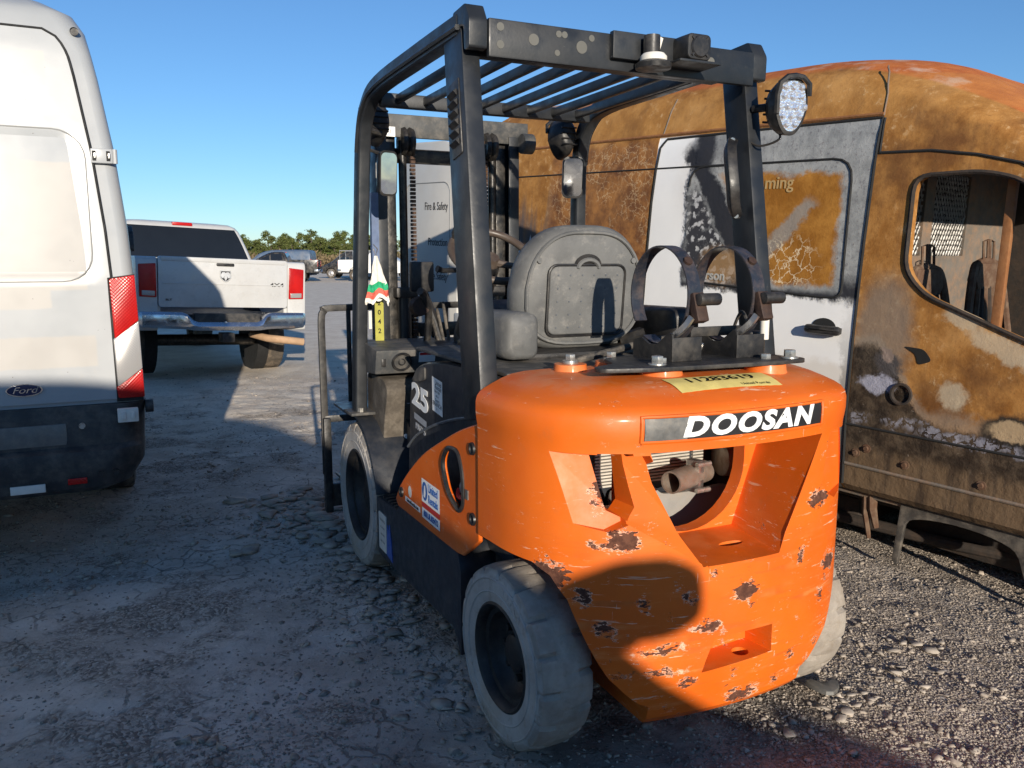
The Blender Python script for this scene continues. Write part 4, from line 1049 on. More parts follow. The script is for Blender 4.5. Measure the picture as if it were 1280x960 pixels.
    # cab
    cz = [(.55, .93, 1.88, 5.55, .03, .3), (.80, .95, 1.86, 5.62, .03, .3), (1.05, .95, 1.86, 5.55, .03, .3), (1.20, .945, 1.86, 5.35, .03, .4), (1.26, .93, 1.86, 4.35, .03, .3),
          (1.36, .915, 1.87, 4.12, .05, .3), (1.45, .885, 1.90, 3.95, .05, .3), (1.65, .82, 1.98, 3.60, .06, .3), (1.82, .76, 2.06, 3.25, .06, .3), (roofz - .05, .72, 2.10, 3.10, .08, .3), (roofz - .015, .66, 2.18, 2.98, .1, .3), (roofz, .52, 2.35, 2.8, .1, .2)]
    cab = MB().loft(stack(cz)).mesh('cab')
    cab = boolean(cab, [xcut(disc_poly(4.70, .40, .46), .6, 1.2), xcut(disc_poly(4.70, .40, .46), -1.2, -.6)]); finish(cab, 38)
    cab = link_mesh('cab', cab, paint, t)
    cw = lerp_tab([(r[0], r[1]) for r in cz]); cr = lerp_tab([(r[0], r[2]) for r in cz]); cf = lerp_tab([(r[0], r[3]) for r in cz])
    rw = MB(); rw.loft([[(x * (cw(z) - .055), cr(z) - .004, z) for x in np.linspace(-1, 1, 7)] for z in np.linspace(1.43, roofz - .085, 5)], close=False, cap=False); rw.build('rear_window', 'tinted_glass', cab)
    fw_ = MB(); fw_.loft([[(x * (cw(z) - .08), cf(z) + .006 - .12 * x * x, z) for x in np.linspace(-1, 1, 7)] for z in np.linspace(1.32, roofz - .09, 5)], close=False, cap=False); fw_.build('windscreen', 'tinted_glass', cab)
    for s in (-1, 1):
        for (y0, y1) in ((2.22, 2.95), (3.02, 3.72)):
            pts = [(y0, 1.40), (y1, 1.40), (min(y1, cf(1.80) - .32), 1.80), (y0 + .06, 1.80)]
            MB().loft([[(s * (cw(z) + k), y, z) for y, z in round_poly(pts, .05)] for k in (-.02, .005)]).build('side_window', 'tinted_glass', cab)
        MB().box((s * 1.05, 3.72, 1.42), (.20, .10, .22)).build('mirror', 'black_plastic', cab, bevel=.03)
    br_ = MB().prism([(-.13, roofz - .062), (.13, roofz - .062), (.125, roofz - .018), (-.125, roofz - .018)], 'y', 2.075, 2.16).build('brake_lamp', 'red_lens', cab, bevel=.006)
    if rack:
        rk = MB()
        for s in (-1, 1):
            rk.tube([(s * .80, .1, 1.43), (s * .78, .1, 2.02), (s * .78, 4.2, 2.02)], .03, 6)
            for y in (1.0, 1.75): rk.tube([(s * .80, y, 1.43), (s * .78, y, 2.02)], .025, 6)
        for y in (.1, 1.2, 2.4, 4.1): rk.tube([(-.78, y, 2.03), (.78, y, 2.03)], .025, 6)
        rk.build('ladder_rack', 'paint_silver', t)
    return t
def rrect_y(x0, x1, z0, z1, r, y): return [(a, y, b) for a, b in rrect(x0, x1, z0, z1, r, 3)]

pickup('pickup_truck', 'white pickup with red tail lamps, chrome bumper and ram-head tailgate emblem', (-3.35, 9.61, 0), (0, R(2.4), R(34)), 'truck_white')

# ------------------------------------------------------------------ far row of parked vehicles
pickup('pickup_truck', 'black pickup standing in front of the slate-blue van', (-12.7, 55.2, 0), (0, 0, R(96)), 'paint_black', False, group=None)
pickup('pickup_truck', 'dark brown pickup beside the slate-blue van', (-12.0, 61.5, 0), (0, 0, R(-60)), 'paint_brown', False)
pickup('pickup_truck', 'white work pickup with a ladder rack in the far row', (-11.6, 57.0, 0), (0, 0, R(-93)), 'paint_white', False, rack=True)
pickup('pickup_truck', 'silver pickup at the far end of the yard under the pines', (-26.6, 60.0, 0), (0, 0, R(80)), 'paint_silver', False)

def far_van(name, label, loc, rz, paint, h=2.12):
    t = empty(name, loc, (0, 0, rz), label, 'van'); k = h / 2.585
    W_ = lambda z: vw(z / k) * 1.0
    zs = [.35, .6, .8, 1.0, 1.2, 1.4, 1.6, 1.8, 1.95, 2.03, 2.08, 2.11, 2.12]
    tab = [(z, vw(z / k), vr(z / k), vf(z / k) , .08, .35) for z in zs]
    bd = boolean(MB().loft(stack(tab)).mesh('b'), [xcut(disc_poly(1.15, .36, .44), .6, 1.2), xcut(disc_poly(1.15, .36, .44), -1.2, -.6), xcut(disc_poly(4.5, .36, .44), .6, 1.2), xcut(disc_poly(4.5, .36, .44), -1.2, -.6)])
    finish(bd, 35); bd = link_mesh('body', bd, paint, t)
    ws = MB(); ws.loft([[(x * (W_(z) - .12), vf(z / k) + .01 - .12 * x * x, z) for x in np.linspace(-1, 1, 7)] for z in np.linspace(1.12, 1.66, 5)], close=False, cap=False); ws.build('windscreen', 'tinted_glass', t)
    for s in (-1, 1):
        pts = [(3.0, 1.15), (vf(1.2 / k) - .42, 1.15), (vf(1.62 / k) - .42, 1.62), (3.0, 1.62)]
        MB().loft([[(s * (W_(b) + q), a, b) for a, b in round_poly(pts, .06)] for q in (-.03, .008)]).build('side_window', 'tinted_glass', t)
        wheel(t, s * .86, 1.15, .37, .23, s, 'far_tyre', 'rim_silver', .22, 0); wheel(t, s * .86, 4.5, .37, .23, s, 'far_tyre', 'rim_silver', .22, 0)
        MB().prism([(s * .84, 1.0), (s * .97, 1.0), (s * .955, 1.45), (s * .84, 1.45)], 'y', -.03, .1).build('tail_lamp', 'red_lens', t, bevel=.01)
        MB().box((s * 1.12, 3.75, 1.25), (.2, .1, .25)).build('mirror', 'black_plastic', t, bevel=.03)
    for yy in (1.0, 1.9, 2.9): strip('door_seam', [(W_(z) + .002, yy, z) for z in (.6, 1.2, 1.8)], 'seam_dark', t, .008)
    MB().span(-.95, .95, -.10, .1, .42, .62).build('rear_bumper', 'bumper_black', t, bevel=.03)
    MB().span(-.9, .9, 5.30, 5.5, .42, .70).build('front_bumper', 'bumper_black', t, bevel=.04)
    return t
far_van('cargo_van', 'slate-blue cargo van parked side-on in the far row', (-14.0, 59.3, 0), R(90), 'paint_blue', 2.12)
far_van('cargo_van', 'dark cargo van standing behind the white work pickup', (-9.6, 66.0, 0), R(84), 'paint_black', 2.2)
# ------------------------------------------------------------------ forklift: x right, y forward, rear axle above the origin
FK = empty('forklift', (.475, 2.513, 0), (0, 0, R(25.09)), 'orange counterbalance forklift with black overhead guard and chipped counterweight', 'forklift')

HX = [0, .1, .2, .28, .35, .41, .46, .50, .53, .55, .565, .572, .575]
HY = [-.375, -.372, -.362, -.348, -.328, -.30, -.262, -.218, -.165, -.11, -.04, .04, .13]
half = catmull([(x, y, 0) for x, y in zip(HX, HY)], 5)
PLAN = [(-p.x, p.y) for p in half[:0:-1]] + [(p.x, p.y) for p in half]
def cw_y(x): return float(np.interp(abs(x), HX, HY))
def ins(p, d): return (p[0] * (1 - d / .575), (p[1] - .13) * (1 - d / .505) + .13)
CW_PROF = [(.145, .045), (.165, .028), (.22, .014), (.30, .004), (.42, .0), (.60, .0), (.80, .0), (.90, .0), (.93, -.001), (.95, -.004), (.97, -.006), (1.0, -.006), (1.016, -.002), (1.028, .007), (1.037, .020), (1.050, .046), (1.064, .078), (1.074, .108), (1.080, .15), (1.083, .24)]

def counterweight():
    rings = []
    for z, d in CW_PROF: rings.append([(*ins(p, d), z) for p in PLAN] + [(.3, .132, z), (-.3, .132, z)])
    solid = MB().loft(rings).mesh('cw')
    cuts = []
    arch = [(.35, .0), (.35, .585), (.05, .60), (-.15, .60), (-.205, .575), (-.245, .515), (-.275, .42), (-.315, .28), (-.345, .14), (-.35, 0)]
    for s in (-1, 1): cuts.append(MB().prism(arch, 'x', s * .27, s * .8).mesh('c'))
    # bowl with a flat ledge: trapezium opening tapering inwards
    def taper(outer, inner, yo, yi):
        return MB().loft([[(x, yo, z) for x, z in outer], [(x, yi, z) for x, z in inner]]).mesh('c')
    cuts.append(taper([(-.300, .917), (-.125, .592), (.125, .592), (.300, .917)], [(-.275, .917), (-.165, .60), (.165, .60), (.275, .917)], -.42, -.125))
    arc = [(-.205, .905), (.205, .905)] + [(.205 * math.cos(q), .80 - .198 * math.sin(q)) for q in np.linspace(0, math.pi, 19)]
    cuts.append(MB().prism(arc, 'y', -.14, .0).mesh('c'))
    cuts.append(MB().span(-.42, .42, -.075, .2, .50, 1.0).mesh('c'))
    cuts += [MB().span(-.435, -.24, -.225, .0, .70, .935).mesh('c'), MB().span(.35, .435, -.225, .0, .70, .935).mesh('c')]
    for s in (-1, 1):
        cuts.append(taper([(s * .430, .917), (s * .385, .748), (s * .335, .725), (s * .30, .76), (s * .335, .917)], [(s * .415, .917), (s * .378, .762), (s * .345, .745), (s * .325, .77), (s * .345, .917)], -.40, -.20))
        # inclined flat on the shoulder of the casting
        for F_, D_ in (([(.512, .914), (.468, .728), (.39, .708), (.345, .728), (.345, .914)], [.0, .0, .030, .040, .062]),
                       ([(.384, .752), (.112, .588), (.164, .68), (.295, .910), (.36, .910)], [.002, .002, .045, .045, .055])):
            if s > 0 and F_[0][0] < .4: continue
            cuts.append(hull([(s * x, -.5, z) for x, z in F_] + [(s * x, cw_y(x) + d, z) for (x, z), d in zip(F_, D_)]))
    # drawbar pocket
    pk = [(-.122, .288), (-.085, .385), (.118, .385), (.122, .302)]
    cuts.append(taper([(x * 1.06, z) for x, z in pk], [(x * .9, z) for x, z in pk], -.42, -.27))
    cuts.append(MB().cyl((.045, -.325, .2), (.045, -.325, .35), .024, 20).mesh('c'))
    cuts.append(MB().loft([[(.055 + .042 * math.cos(q), -.255 + .016 * math.sin(q), z) for q in np.linspace(0, 2 * math.pi, 20, endpoint=False)] for z in (.5, .65)]).mesh('c'))
    me = solid
    for c in cuts:
        nm = boolean(me, [c])
        if len(nm.polygons) > 400: me = nm
    bm = bmesh.new(); bm.from_mesh(me); bmesh.ops.remove_doubles(bm, verts=bm.verts, dist=.0004)
    bmesh.ops.dissolve_degenerate(bm, dist=.0004, edges=bm.edges); bm.to_mesh(me); bm.free()
    finish(me, 26)
    o = link_mesh('counterweight', me, 'orange_cast', FK)
    md = o.modifiers.new('bevel', 'BEVEL'); md.width = .006; md.segments = 2; md.limit_method = 'ANGLE'; md.angle_limit = R(32); md.use_clamp_overlap = True
    md.harden_normals = False
    return o
CW = counterweight()

def on_cw(d):
    """map (u, v, w): u along x, v height -> rear skin of the counterweight, d = inset at that height"""
    def f(u, v, w):
        k = 1 - d(v) / .575; y = (cw_y(u / k) - .13) * (1 - d(v) / .505) + .13
        return (u, y - w, v)
    return f
cwd = lambda z: float(np.interp(z, [p[0] for p in CW_PROF], [p[1] for p in CW_PROF]))
skin = on_cw(cwd)
# name plate and lettering
plate = MB(); plate.grid(lambda u, v: skin(-.315 + .585 * u, .950 + .058 * v + .002 * u, .0045), 40, 4); plate.build('name_plate', 'black_print', CW, fix=True)
frame_p = [skin(-.322 + .599 * k / 30, .9455 + .002 * k / 30, .003) for k in range(31)] + [skin(.277, .9475 + .067 * k / 4, .003) for k in range(1, 5)] + [skin(.277 - .599 * k / 30, 1.0135 - .002 * k / 30, .003) for k in range(1, 31)] + [skin(-.322, 1.0115 - .066 * k / 4, .003) for k in range(1, 5)]
MB().tube(frame_p, .005, 6).build('plate_rim', 'orange_panel', CW)
MB().grid(lambda u, v: skin(-.315 + .115 * u + .02 * v * u, .9505 + .057 * v, .0052), 8, 3).build('plate_faded_end', 'plate_grey', CW)
text('name_lettering', 'DOOSAN', .070, 'white_print', CW, lambda a, b, c: skin(.005 + a, .980 + b, .0065 + c), shear=.22, bold=.0032, xscale=1.34, space=1.15)

# yellow inventory label on the sloping deck
def deck(u, v, w):                                   # x, y on top of the casting
    for z, d in CW_PROF[-8:]:
        pass
    best = None
    for (z0, d0), (z1, d1) in zip(CW_PROF[-9:-1], CW_PROF[-8:]):
        for k in range(12):
            d = d0 + (d1 - d0) * k / 12; z = z0 + (z1 - z0) * k / 12
            kx = 1 - d / .575
            if abs(u / kx) > .575: continue
            y = (cw_y(u / kx) - .13) * (1 - d / .505) + .13
            if best is None or abs(y - v) < best[0]: best = (abs(y - v), z)
    return (u, v, best[1] + w)
lab = MB(); lab.grid(lambda u, v: deck(-.170 + .345 * u, -.305 + .095 * v + .0 * u, .003), 24, 8); lab.build('inventory_label', 'label_yellow', CW)
text('label_number', '11283619', .052, 'black_print', CW, lambda a, b, c: deck(.0 + a, -.247 + b, .0045), xscale=1.15, bold=.0008)
text('label_print', 'United Rentals', .017, 'black_print', CW, lambda a, b, c: deck(.09 + a, -.292 + b, .0045), xscale=1.0)
# mounting bosses and bolts
for (x, y, r_) in ((-.30, .07, .05), (-.155, .075, .05), (-.105, -.115, .062), (.235, -.165, .062)):
    MB().lathe([(r_ * 1.25, 1.03), (r_, 1.085), (r_ * .96, 1.102), (.001, 1.103)], (x, y, 0), 'z', 24).build('boss', 'orange_panel', CW)
    MB().cyl((x, y, 1.10), (x, y, 1.112), .024, 16).cyl((x, y, 1.112), (x, y, 1.130), .016, 6).build('bolt', 'bolt_metal', CW, bevel=.001)

# ------------------------------------------------------------------ engine bay seen through the casting
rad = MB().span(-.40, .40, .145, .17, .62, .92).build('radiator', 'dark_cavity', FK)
fins = MB()
for (x0, x1) in ((-.40, -.30), (-.28, -.22), (-.18, .185), (.20, .245)):
    for k in range(22): fins.span(x0, x1, .120, .145, .690 + k * .0105, .696 + k * .0105)
tag(fins.build('radiator_fins', 'radiator_fin', rad), kind='stuff')
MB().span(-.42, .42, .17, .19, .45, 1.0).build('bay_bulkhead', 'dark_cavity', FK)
sh = [(-.14, .69), (.02, .69), (.05, .655), (.14, .65), (.33, .66), (.33, .56), (.26, .49), (.12, .46), (-.05, .47), (-.14, .58)]
MB().prism(round_poly(sh, .03), 'y', .085, .105).build('fan_shroud', 'shroud_grey', FK, bevel=.004)
ex = MB(); ring = [(.030, 0), (.035, 0), (.035, .20), (.030, .20), (.030, 0)]
ex.lathe(ring, (0, 0, 0), 'x', 24); ex.xform(Matrix.Translation((-.015, -.055, .735)) @ Matrix.Rotation(R(22), 4, 'Z')); ex.build('tail_pipe', 'muffler_metal', FK)
MB().cyl((.13, .02, .735), (.155, .03, .735), .0305, 18).build('pipe_plug', 'dark_cavity', FK)
MB().box((.105, -.015, .735), (.030, .05, .105), (0, 0, R(22))).build('pipe_clamp', 'bare_metal', FK, bevel=.006)
for z in (.695, .778): MB().cyl((.085, -.05, z), (.14, -.045, z), .008, 8).build('clamp_bolt', 'bolt_metal', FK)
MB().cyl((.27, .07, .755), (.41, .05, .755), .060, 24).build('muffler', 'muffler_metal', FK, bevel=.008)

# ------------------------------------------------------------------ overhead guard
def bar(pts, w, h, up): return MB().tube(pts, 0, flat=(w, h, up))
for s in (-1, 1):
    g_ = 0.0 if s < 0 else .020
    rp_ = bar([(s * .535 + g_ * .6, .195, .93), (s * .505 + g_ * 2.6, .415 - g_, 2.09)], .060, .150 if s < 0 else .118, (0, 1, -.19)).build('rear_pillar', 'guard_paint', FK, bevel=.010)
    if s < 0:
        dirv = Vector((.03, .22, 1.16)).normalized(); nrm = Vector((-1, 0, .026)).normalized(); fw_v = nrm.cross(dirv)
        c0 = Vector((s * .5395, .365, 1.83)); c0.x = -.512 - .028
        f = plane_map(c0, -fw_v if fw_v.y < 0 else fw_v, dirv)
        fm = lambda a, b, c: c0 + Vector((0, 1, -.19)).normalized() * a + dirv * b + nrm * c
        vp = MB(); vp.loft([[fm(a, b, w) for a, b in rrect(-.042, .042, -.115, .115, .006, 2)] for w in (-.004, .005)]).build('vent_panel', 'black_steel', rp_, bevel=.002)
        for k in range(6):
            b0 = -.085 + k * .030
            MB().add([fm(-.028, b0, .006), fm(.028, b0, .006), fm(.028, b0 + .012, .018), fm(-.028, b0 + .012, .018), fm(-.028, b0 + .020, .006), fm(.028, b0 + .020, .006)], [(0, 1, 2, 3), (3, 2, 5, 4), (0, 3, 4), (1, 5, 2), (0, 4, 5, 1)]).build('louvre', 'black_steel', rp_)
    # rail and front pillar in one bent section
    path = catmull([(s * .512 + g_, .36, 2.105), (s * .515 + g_, .8, 2.103), (s * .515 + g_, 1.25, 2.095), (s * .518 + g_, 1.42, 2.045), (s * .522 + g_, 1.505, 1.92), (s * .53 + g_, 1.535, 1.6), (s * .545 + g_, 1.555, 1.1), (s * .555 + g_, 1.56, .72)], 5)
    fp = MB().tube(path, 0, flat=(.055, .07, (0, .0, 1))).build('front_pillar', 'guard_paint', FK, bevel=.014, seg=3)
    MB().tube([p + Vector((s * .030, -.012, -.012)) for p in path[:22]], .009, 6).build('rail_lip', 'guard_paint', fp)
    cl = MB().prism(round_poly([(.27, 2.02), (.31, 2.02), (.315, 2.09), (.40, 2.10), (.40, 2.145), (.30, 2.150), (.268, 2.10)], .01, 3), 'x', s * .478 + g_ * 1.9, s * .536 + g_ * 1.9).build('corner_clip', 'guard_paint', FK, bevel=.006)
bm_ = MB().span(-.476, .514, .262, .285, 1.998, 2.108).build('rear_beam', 'guard_paint', FK, bevel=.006)
for (x, z, r_) in ((-.44, 2.085, .012), (-.44, 2.035, .012), (-.33, 2.06, .017), (-.245, 2.085, .010), (-.225, 2.085, .010), (-.25, 2.03, .009), (-.165, 2.055, .019), (-.13, 2.085, .010), (.33, 2.06, .014)):
    MB().cyl((x, .2605, z), (x, .262, z), r_, 20).build('plug_mark', 'plug_grey', bm_)
MB().span(-.476, .476, .285, .40, 2.085, 2.100).build('rear_shelf', 'guard_paint', FK, bevel=.004)
MB().span(-.49, .49, 1.325, 1.37, 2.028, 2.083).build('front_beam', 'guard_paint', FK, bevel=.008)
MB().span(-.48, .48, .40, .445, 2.03, 2.07).build('cross_bar', 'guard_paint', FK, bevel=.006)
for k in range(8):
    x = -.42 + k * .12
    bar([(x, .40, 2.062), (x, 1.33, 2.058)], .022, .034, (0, 0, 1)).build('roof_bar', 'guard_paint', FK, bevel=.005)
# alarm, strobe bracket, work lamps, mirrors, grab handle
br0 = MB().span(-.065, .265, .238, .2615, 2.03, 2.112).build('rear_bracket', 'guard_paint', FK, bevel=.003)
MB().span(.125, .285, .15, .262, 2.022, 2.030).build('alarm_shelf', 'guard_paint', br0, bevel=.002)
al = MB().loft([[(.205 + a, y, 2.073 + b) for a, b in rrect(-.046 * k, .046 * k, -.040 * k, .040 * k, .016 * k, 3)] for y, k in ((.26, 1.0), (.205, 1.0), (.165, .98), (.160, .94))]).build('backup_alarm', 'black_plastic', FK, bevel=.003)
MB().lathe([(.001, .153), (.030, .153), (.034, .158), (.034, .165)], (.205, 0, 2.073), 'y', 24).build('alarm_grille', 'black_steel', al)
for q in (45, 135, 225, 315): MB().box((.205 + .037 * math.cos(R(q)), .158, 2.073 + .034 * math.sin(R(q))), (.012, .006, .006), (0, -R(q), 0)).build('grille_spoke', 'black_plastic', al)
sb = MB().lathe([(.001, 1.995), (.055, 1.998), (.058, 2.012), (.045, 2.020), (.038, 2.022), (.038, 2.036), (.034, 2.042), (.001, 2.043)], (.055, .195, 0), 'z', 28).build('beacon_base', 'black_plastic', FK)
MB().lathe([(.0385, 2.018), (.042, 2.022), (.042, 2.034), (.034, 2.043), (.001, 2.045)], (.055, .195, 0), 'z', 28).build('beacon_collar', 'label_cream', sb)
MB().box((.075, .20, 2.068), (.016, .008, .06), (0, R(18), 0)).build('cable_stub', 'label_cream', sb, bevel=.002)
MB().cyl((.055, .205, 2.04), (.055, .205, 2.10), .026, 16).build('beacon_stem', 'black_steel', sb)

def led_lamp(c, aim, sc=1.0, face=True):
    """D-shaped LED work lamp; aim is the direction it shines"""
    aim = Vector(aim).normalized(); rt_ = aim.cross(Vector((0, 0, 1))).normalized(); upv = rt_.cross(aim); c = Vector(c)
    f = lambda a, b, w: c + rt_ * a * sc + upv * b * sc + aim * w * sc
    egg = [(math.copysign(abs(math.cos(q)) ** .8, math.cos(q)) * (.058 if math.sin(q) > 0 else .058 - .014 * (-math.sin(q)) ** 1.5), (.085 if math.sin(q) > 0 else .095) * math.sin(q)) for q in [2 * math.pi * k / 36 for k in range(36)]]
    hs = MB().loft([[f(a * k, b * k, w) for a, b in egg] for w, k in ((-.085, .55), (-.07, .80), (-.03, 1.0), (.018, 1.05), (.020, .94))])
    h = hs.build('work_lamp', 'black_plastic', FK, ang=50)
    MB().loft([[f(a * k, b * k, w) for a, b in egg] for w, k in ((.010, .90), (.0205, .90))]).build('lamp_lens', 'led_reflector', h)
    for i, (r_, n_) in enumerate(((.058, 3), (.028, 3), (-.006, 4), (-.036, 3), (-.062, 2))):
        for j in range(n_):
            x = (j - (n_ - 1) / 2) * .032
            p = f(x, r_, .021); q = f(x, r_, .027)
            MB().tube([p, q], [.013 * sc, .006 * sc], 10).build('led_pod', 'led_reflector', h)
    for k in range(5):
        b = -.05 + k * .026; MB().tube([f(-.04, b, -.088), f(.04, b, -.088)], .004 * sc, 4).build('cooling_fin', 'black_plastic', h)
    MB().tube([f(-.060, .03, .022), f(-.056, .068, .026), f(-.03, .088, .028), f(0, .092, .029), f(.03, .088, .028), f(.056, .068, .026), f(.060, .03, .022), f(.056, -.03, .020)], .0095 * sc, 6).build('lamp_hood', 'black_plastic', h)
    return h
led_lamp((.590, .17, 1.925), (-.16, -1, -.08), 1.0)
MB().tube([(.55, .30, 1.93), (.575, .24, 1.93), (.585, .235, 1.925)], .014, 8).build('lamp_arm', 'black_steel', FK)
MB().tube(catmull([(.575, .22, 1.87), (.585, .20, 1.82), (.55, .26, 1.80), (.53, .31, 1.83)], 5), .004, 6).build('lamp_cable', 'black_plastic', FK)
led_lamp((-.435, 1.62, 2.005), (.05, 1, -.15), 1.0)
led_lamp((.465, 1.56, 1.985), (.0, 1, -.15), 1.0)
for (x, nm) in ((-.435, 'l'), (.465, 'r')):
    MB().tube([(math.copysign(.52, x), 1.50, 1.96), (x, 1.54, 1.95)], .014, 8).build('lamp_arm', 'black_steel', FK)
def mirror(c, n, w, h):
    n = Vector(n).normalized(); u = Vector((0, 0, 1)).cross(n).normalized(); v = n.cross(u); c = Vector(c)
    f = lambda a, b, d: c + u * a + v * b + n * d
    sh_ = rrect(-w / 2, w / 2, -h / 2, h / 2, w * .28, 5)
    o = MB().loft([[f(a * k, b * k, d) for a, b in sh_] for d, k in ((-.045, .7), (-.02, 1.0), (.004, 1.03), (.005, .96))]).build('rear_mirror', 'black_plastic', FK, ang=50)
    MB().grid(lambda p, q: f((p - .5) * w * .94, (q - .5) * h * .94, .004 - .012 * ((p - .5) ** 2 + (q - .5) ** 2)), 8, 12).build('mirror_glass', 'mirror_glass', o)
    MB().loft([[f(a * .93, b * .93, d) for a, b in sh_] for d in (.0055, .0062)]).build('mirror_face', 'mirror_glass', o)
    return o
mirror((-.425, 1.47, 1.775), (.30, -1, -.06), .085, .185)
mirror((.455, 1.42, 1.79), (-.34, -1, -.17), .095, .185)
MB().tube([(-.52, 1.50, 1.88), (-.44, 1.51, 1.86), (-.425, 1.50, 1.80)], .008, 6).build('mirror_arm', 'black_steel', FK)
MB().tube([(.52, 1.50, 1.90), (.50, 1.46, 1.88), (.46, 1.46, 1.82)], .008, 6).build('mirror_arm', 'black_steel', FK)
hp = catmull([(.490, .335, 1.815), (.455, .30, 1.79), (.435, .27, 1.74), (.435, .255, 1.66), (.455, .27, 1.60), (.485, .29, 1.565)], 5)
gh = MB().tube(hp, 0, flat=(.042, .036, (1, 0, 0))).build('grab_handle', 'black_plastic', FK, bevel=.008)
for (p0) in ((.492, .325, 1.822), (.487, .285, 1.56)): MB().cyl((p0[0] - .02, p0[1] - .015, p0[2]), (p0[0] + .01, p0[1] + .01, p0[2]), .009, 8).build('handle_bolt', 'bolt_metal', gh)

# ------------------------------------------------------------------ wheels
def fork_wheel(x, y, r, w, s, lugs, rimr, yaw=0.0):
    wo = bpy.data.objects.new('wheel', None); COL.objects.link(wo); wo.parent = FK; wo.location = (x, y, r - .004); wo.rotation_euler = (0, 0, yaw)
    n = lugs * 9; hw = w / 2
    prof = [(rimr, -hw * .92), (rimr + (r - rimr) * .30, -hw), (rimr + (r - rimr) * .62, -hw * .99), (r * .915, -hw * .97), (r * .965, -hw * .90), (r * .985, -hw * .72), (r, -hw * .36), (r, hw * .36),
            (r * .985, hw * .72), (r * .965, hw * .90), (r * .915, hw * .97), (rimr + (r - rimr) * .62, hw * .99), (rimr + (r - rimr) * .30, hw), (rimr, hw * .92)]
    def mod(i, k, rr, h):
        ph = k % 9; ph2 = (k + 4) % 9
        if i in (4, 5) and ph in (0,): rr -= r * .055
        if i in (3,) and ph in (0,): rr -= r * .03; h *= .955
        if i == 6 and ph == 0: rr -= r * .03
        if i in (8, 9) and ph2 in (0,): rr -= r * .055
        if i in (10,) and ph2 in (0,): rr -= r * .03; h *= .955
        if i == 7 and ph2 == 0: rr -= r * .03
        return rr, h
    rub = 'dusty_rubber' if r < .3 else 'dusty_rubber_front'
    ty = MB().lathe(prof, n=n, mod=mod).build('tyre', rub, wo, ang=24)
    for rr in (rimr + (r - rimr) * .30, rimr + (r - rimr) * .66):
        MB().tube([(s * hw * .985, rr * math.cos(2 * math.pi * k / 60), rr * math.sin(2 * math.pi * k / 60)) for k in range(61)], .0035, 5).build('sidewall_bead', rub, ty)
    rm = MB().lathe([(rimr + .004, s * hw * .90), (rimr - .006, s * hw * .97), (rimr - .014, s * hw * .90), (rimr - .020, s * hw * .62), (rimr - .034, s * hw * .58), (rimr - .040, s * hw * .40), (rimr * .68, s * hw * .15), (rimr * .62, s * hw * .05), (rimr * .36, s * hw * .05), (rimr * .34, s * hw * .35), (rimr * .25, s * hw * .45), (.001, s * hw * .46)], n=48).build('rim', 'rim_black', wo, ang=40)
    for k in range(8):
        q = 2 * math.pi * k / 8; MB().cyl((s * hw * .0, math.cos(q) * rimr * .5, math.sin(q) * rimr * .5), (s * hw * .26, math.cos(q) * rimr * .5, math.sin(q) * rimr * .5), .011, 6).build('wheel_nut', 'rim_black', rm)
    # raised letters on the sidewall
    rl = rimr + (r - rimr) * .50
    for word, a0 in (('AXEN', 115), ('SOLID', -65)):
        def fm(u, v, w_, a0=a0):
            q = R(a0) - s * 0 - (u / rl) * (1 if s > 0 else -1) * -1
            rr = rl + v
            return (s * (hw * .992 + w_), rr * math.cos(q) * 1.0, rr * math.sin(q))
        text('sidewall_lettering', word, (r - rimr) * .34, rub, ty, fm, extrude=.0015, xscale=1.2)
    return wo
for s in (-1, 1):
    fork_wheel(-.490 if s < 0 else .445, 0, .268, .17, s, 16, .160, R(3))
    fork_wheel(s * .482, 1.6, .338, .18, s, 20, .212)
MB().cyl((-.46, 0, .27), (.46, 0, .27), .05, 12).build('steer_axle', 'greasy_steel', FK)
MB().cyl((-.46, 1.6, .335), (.46, 1.6, .335), .10, 16).build('drive_axle', 'greasy_steel', FK)

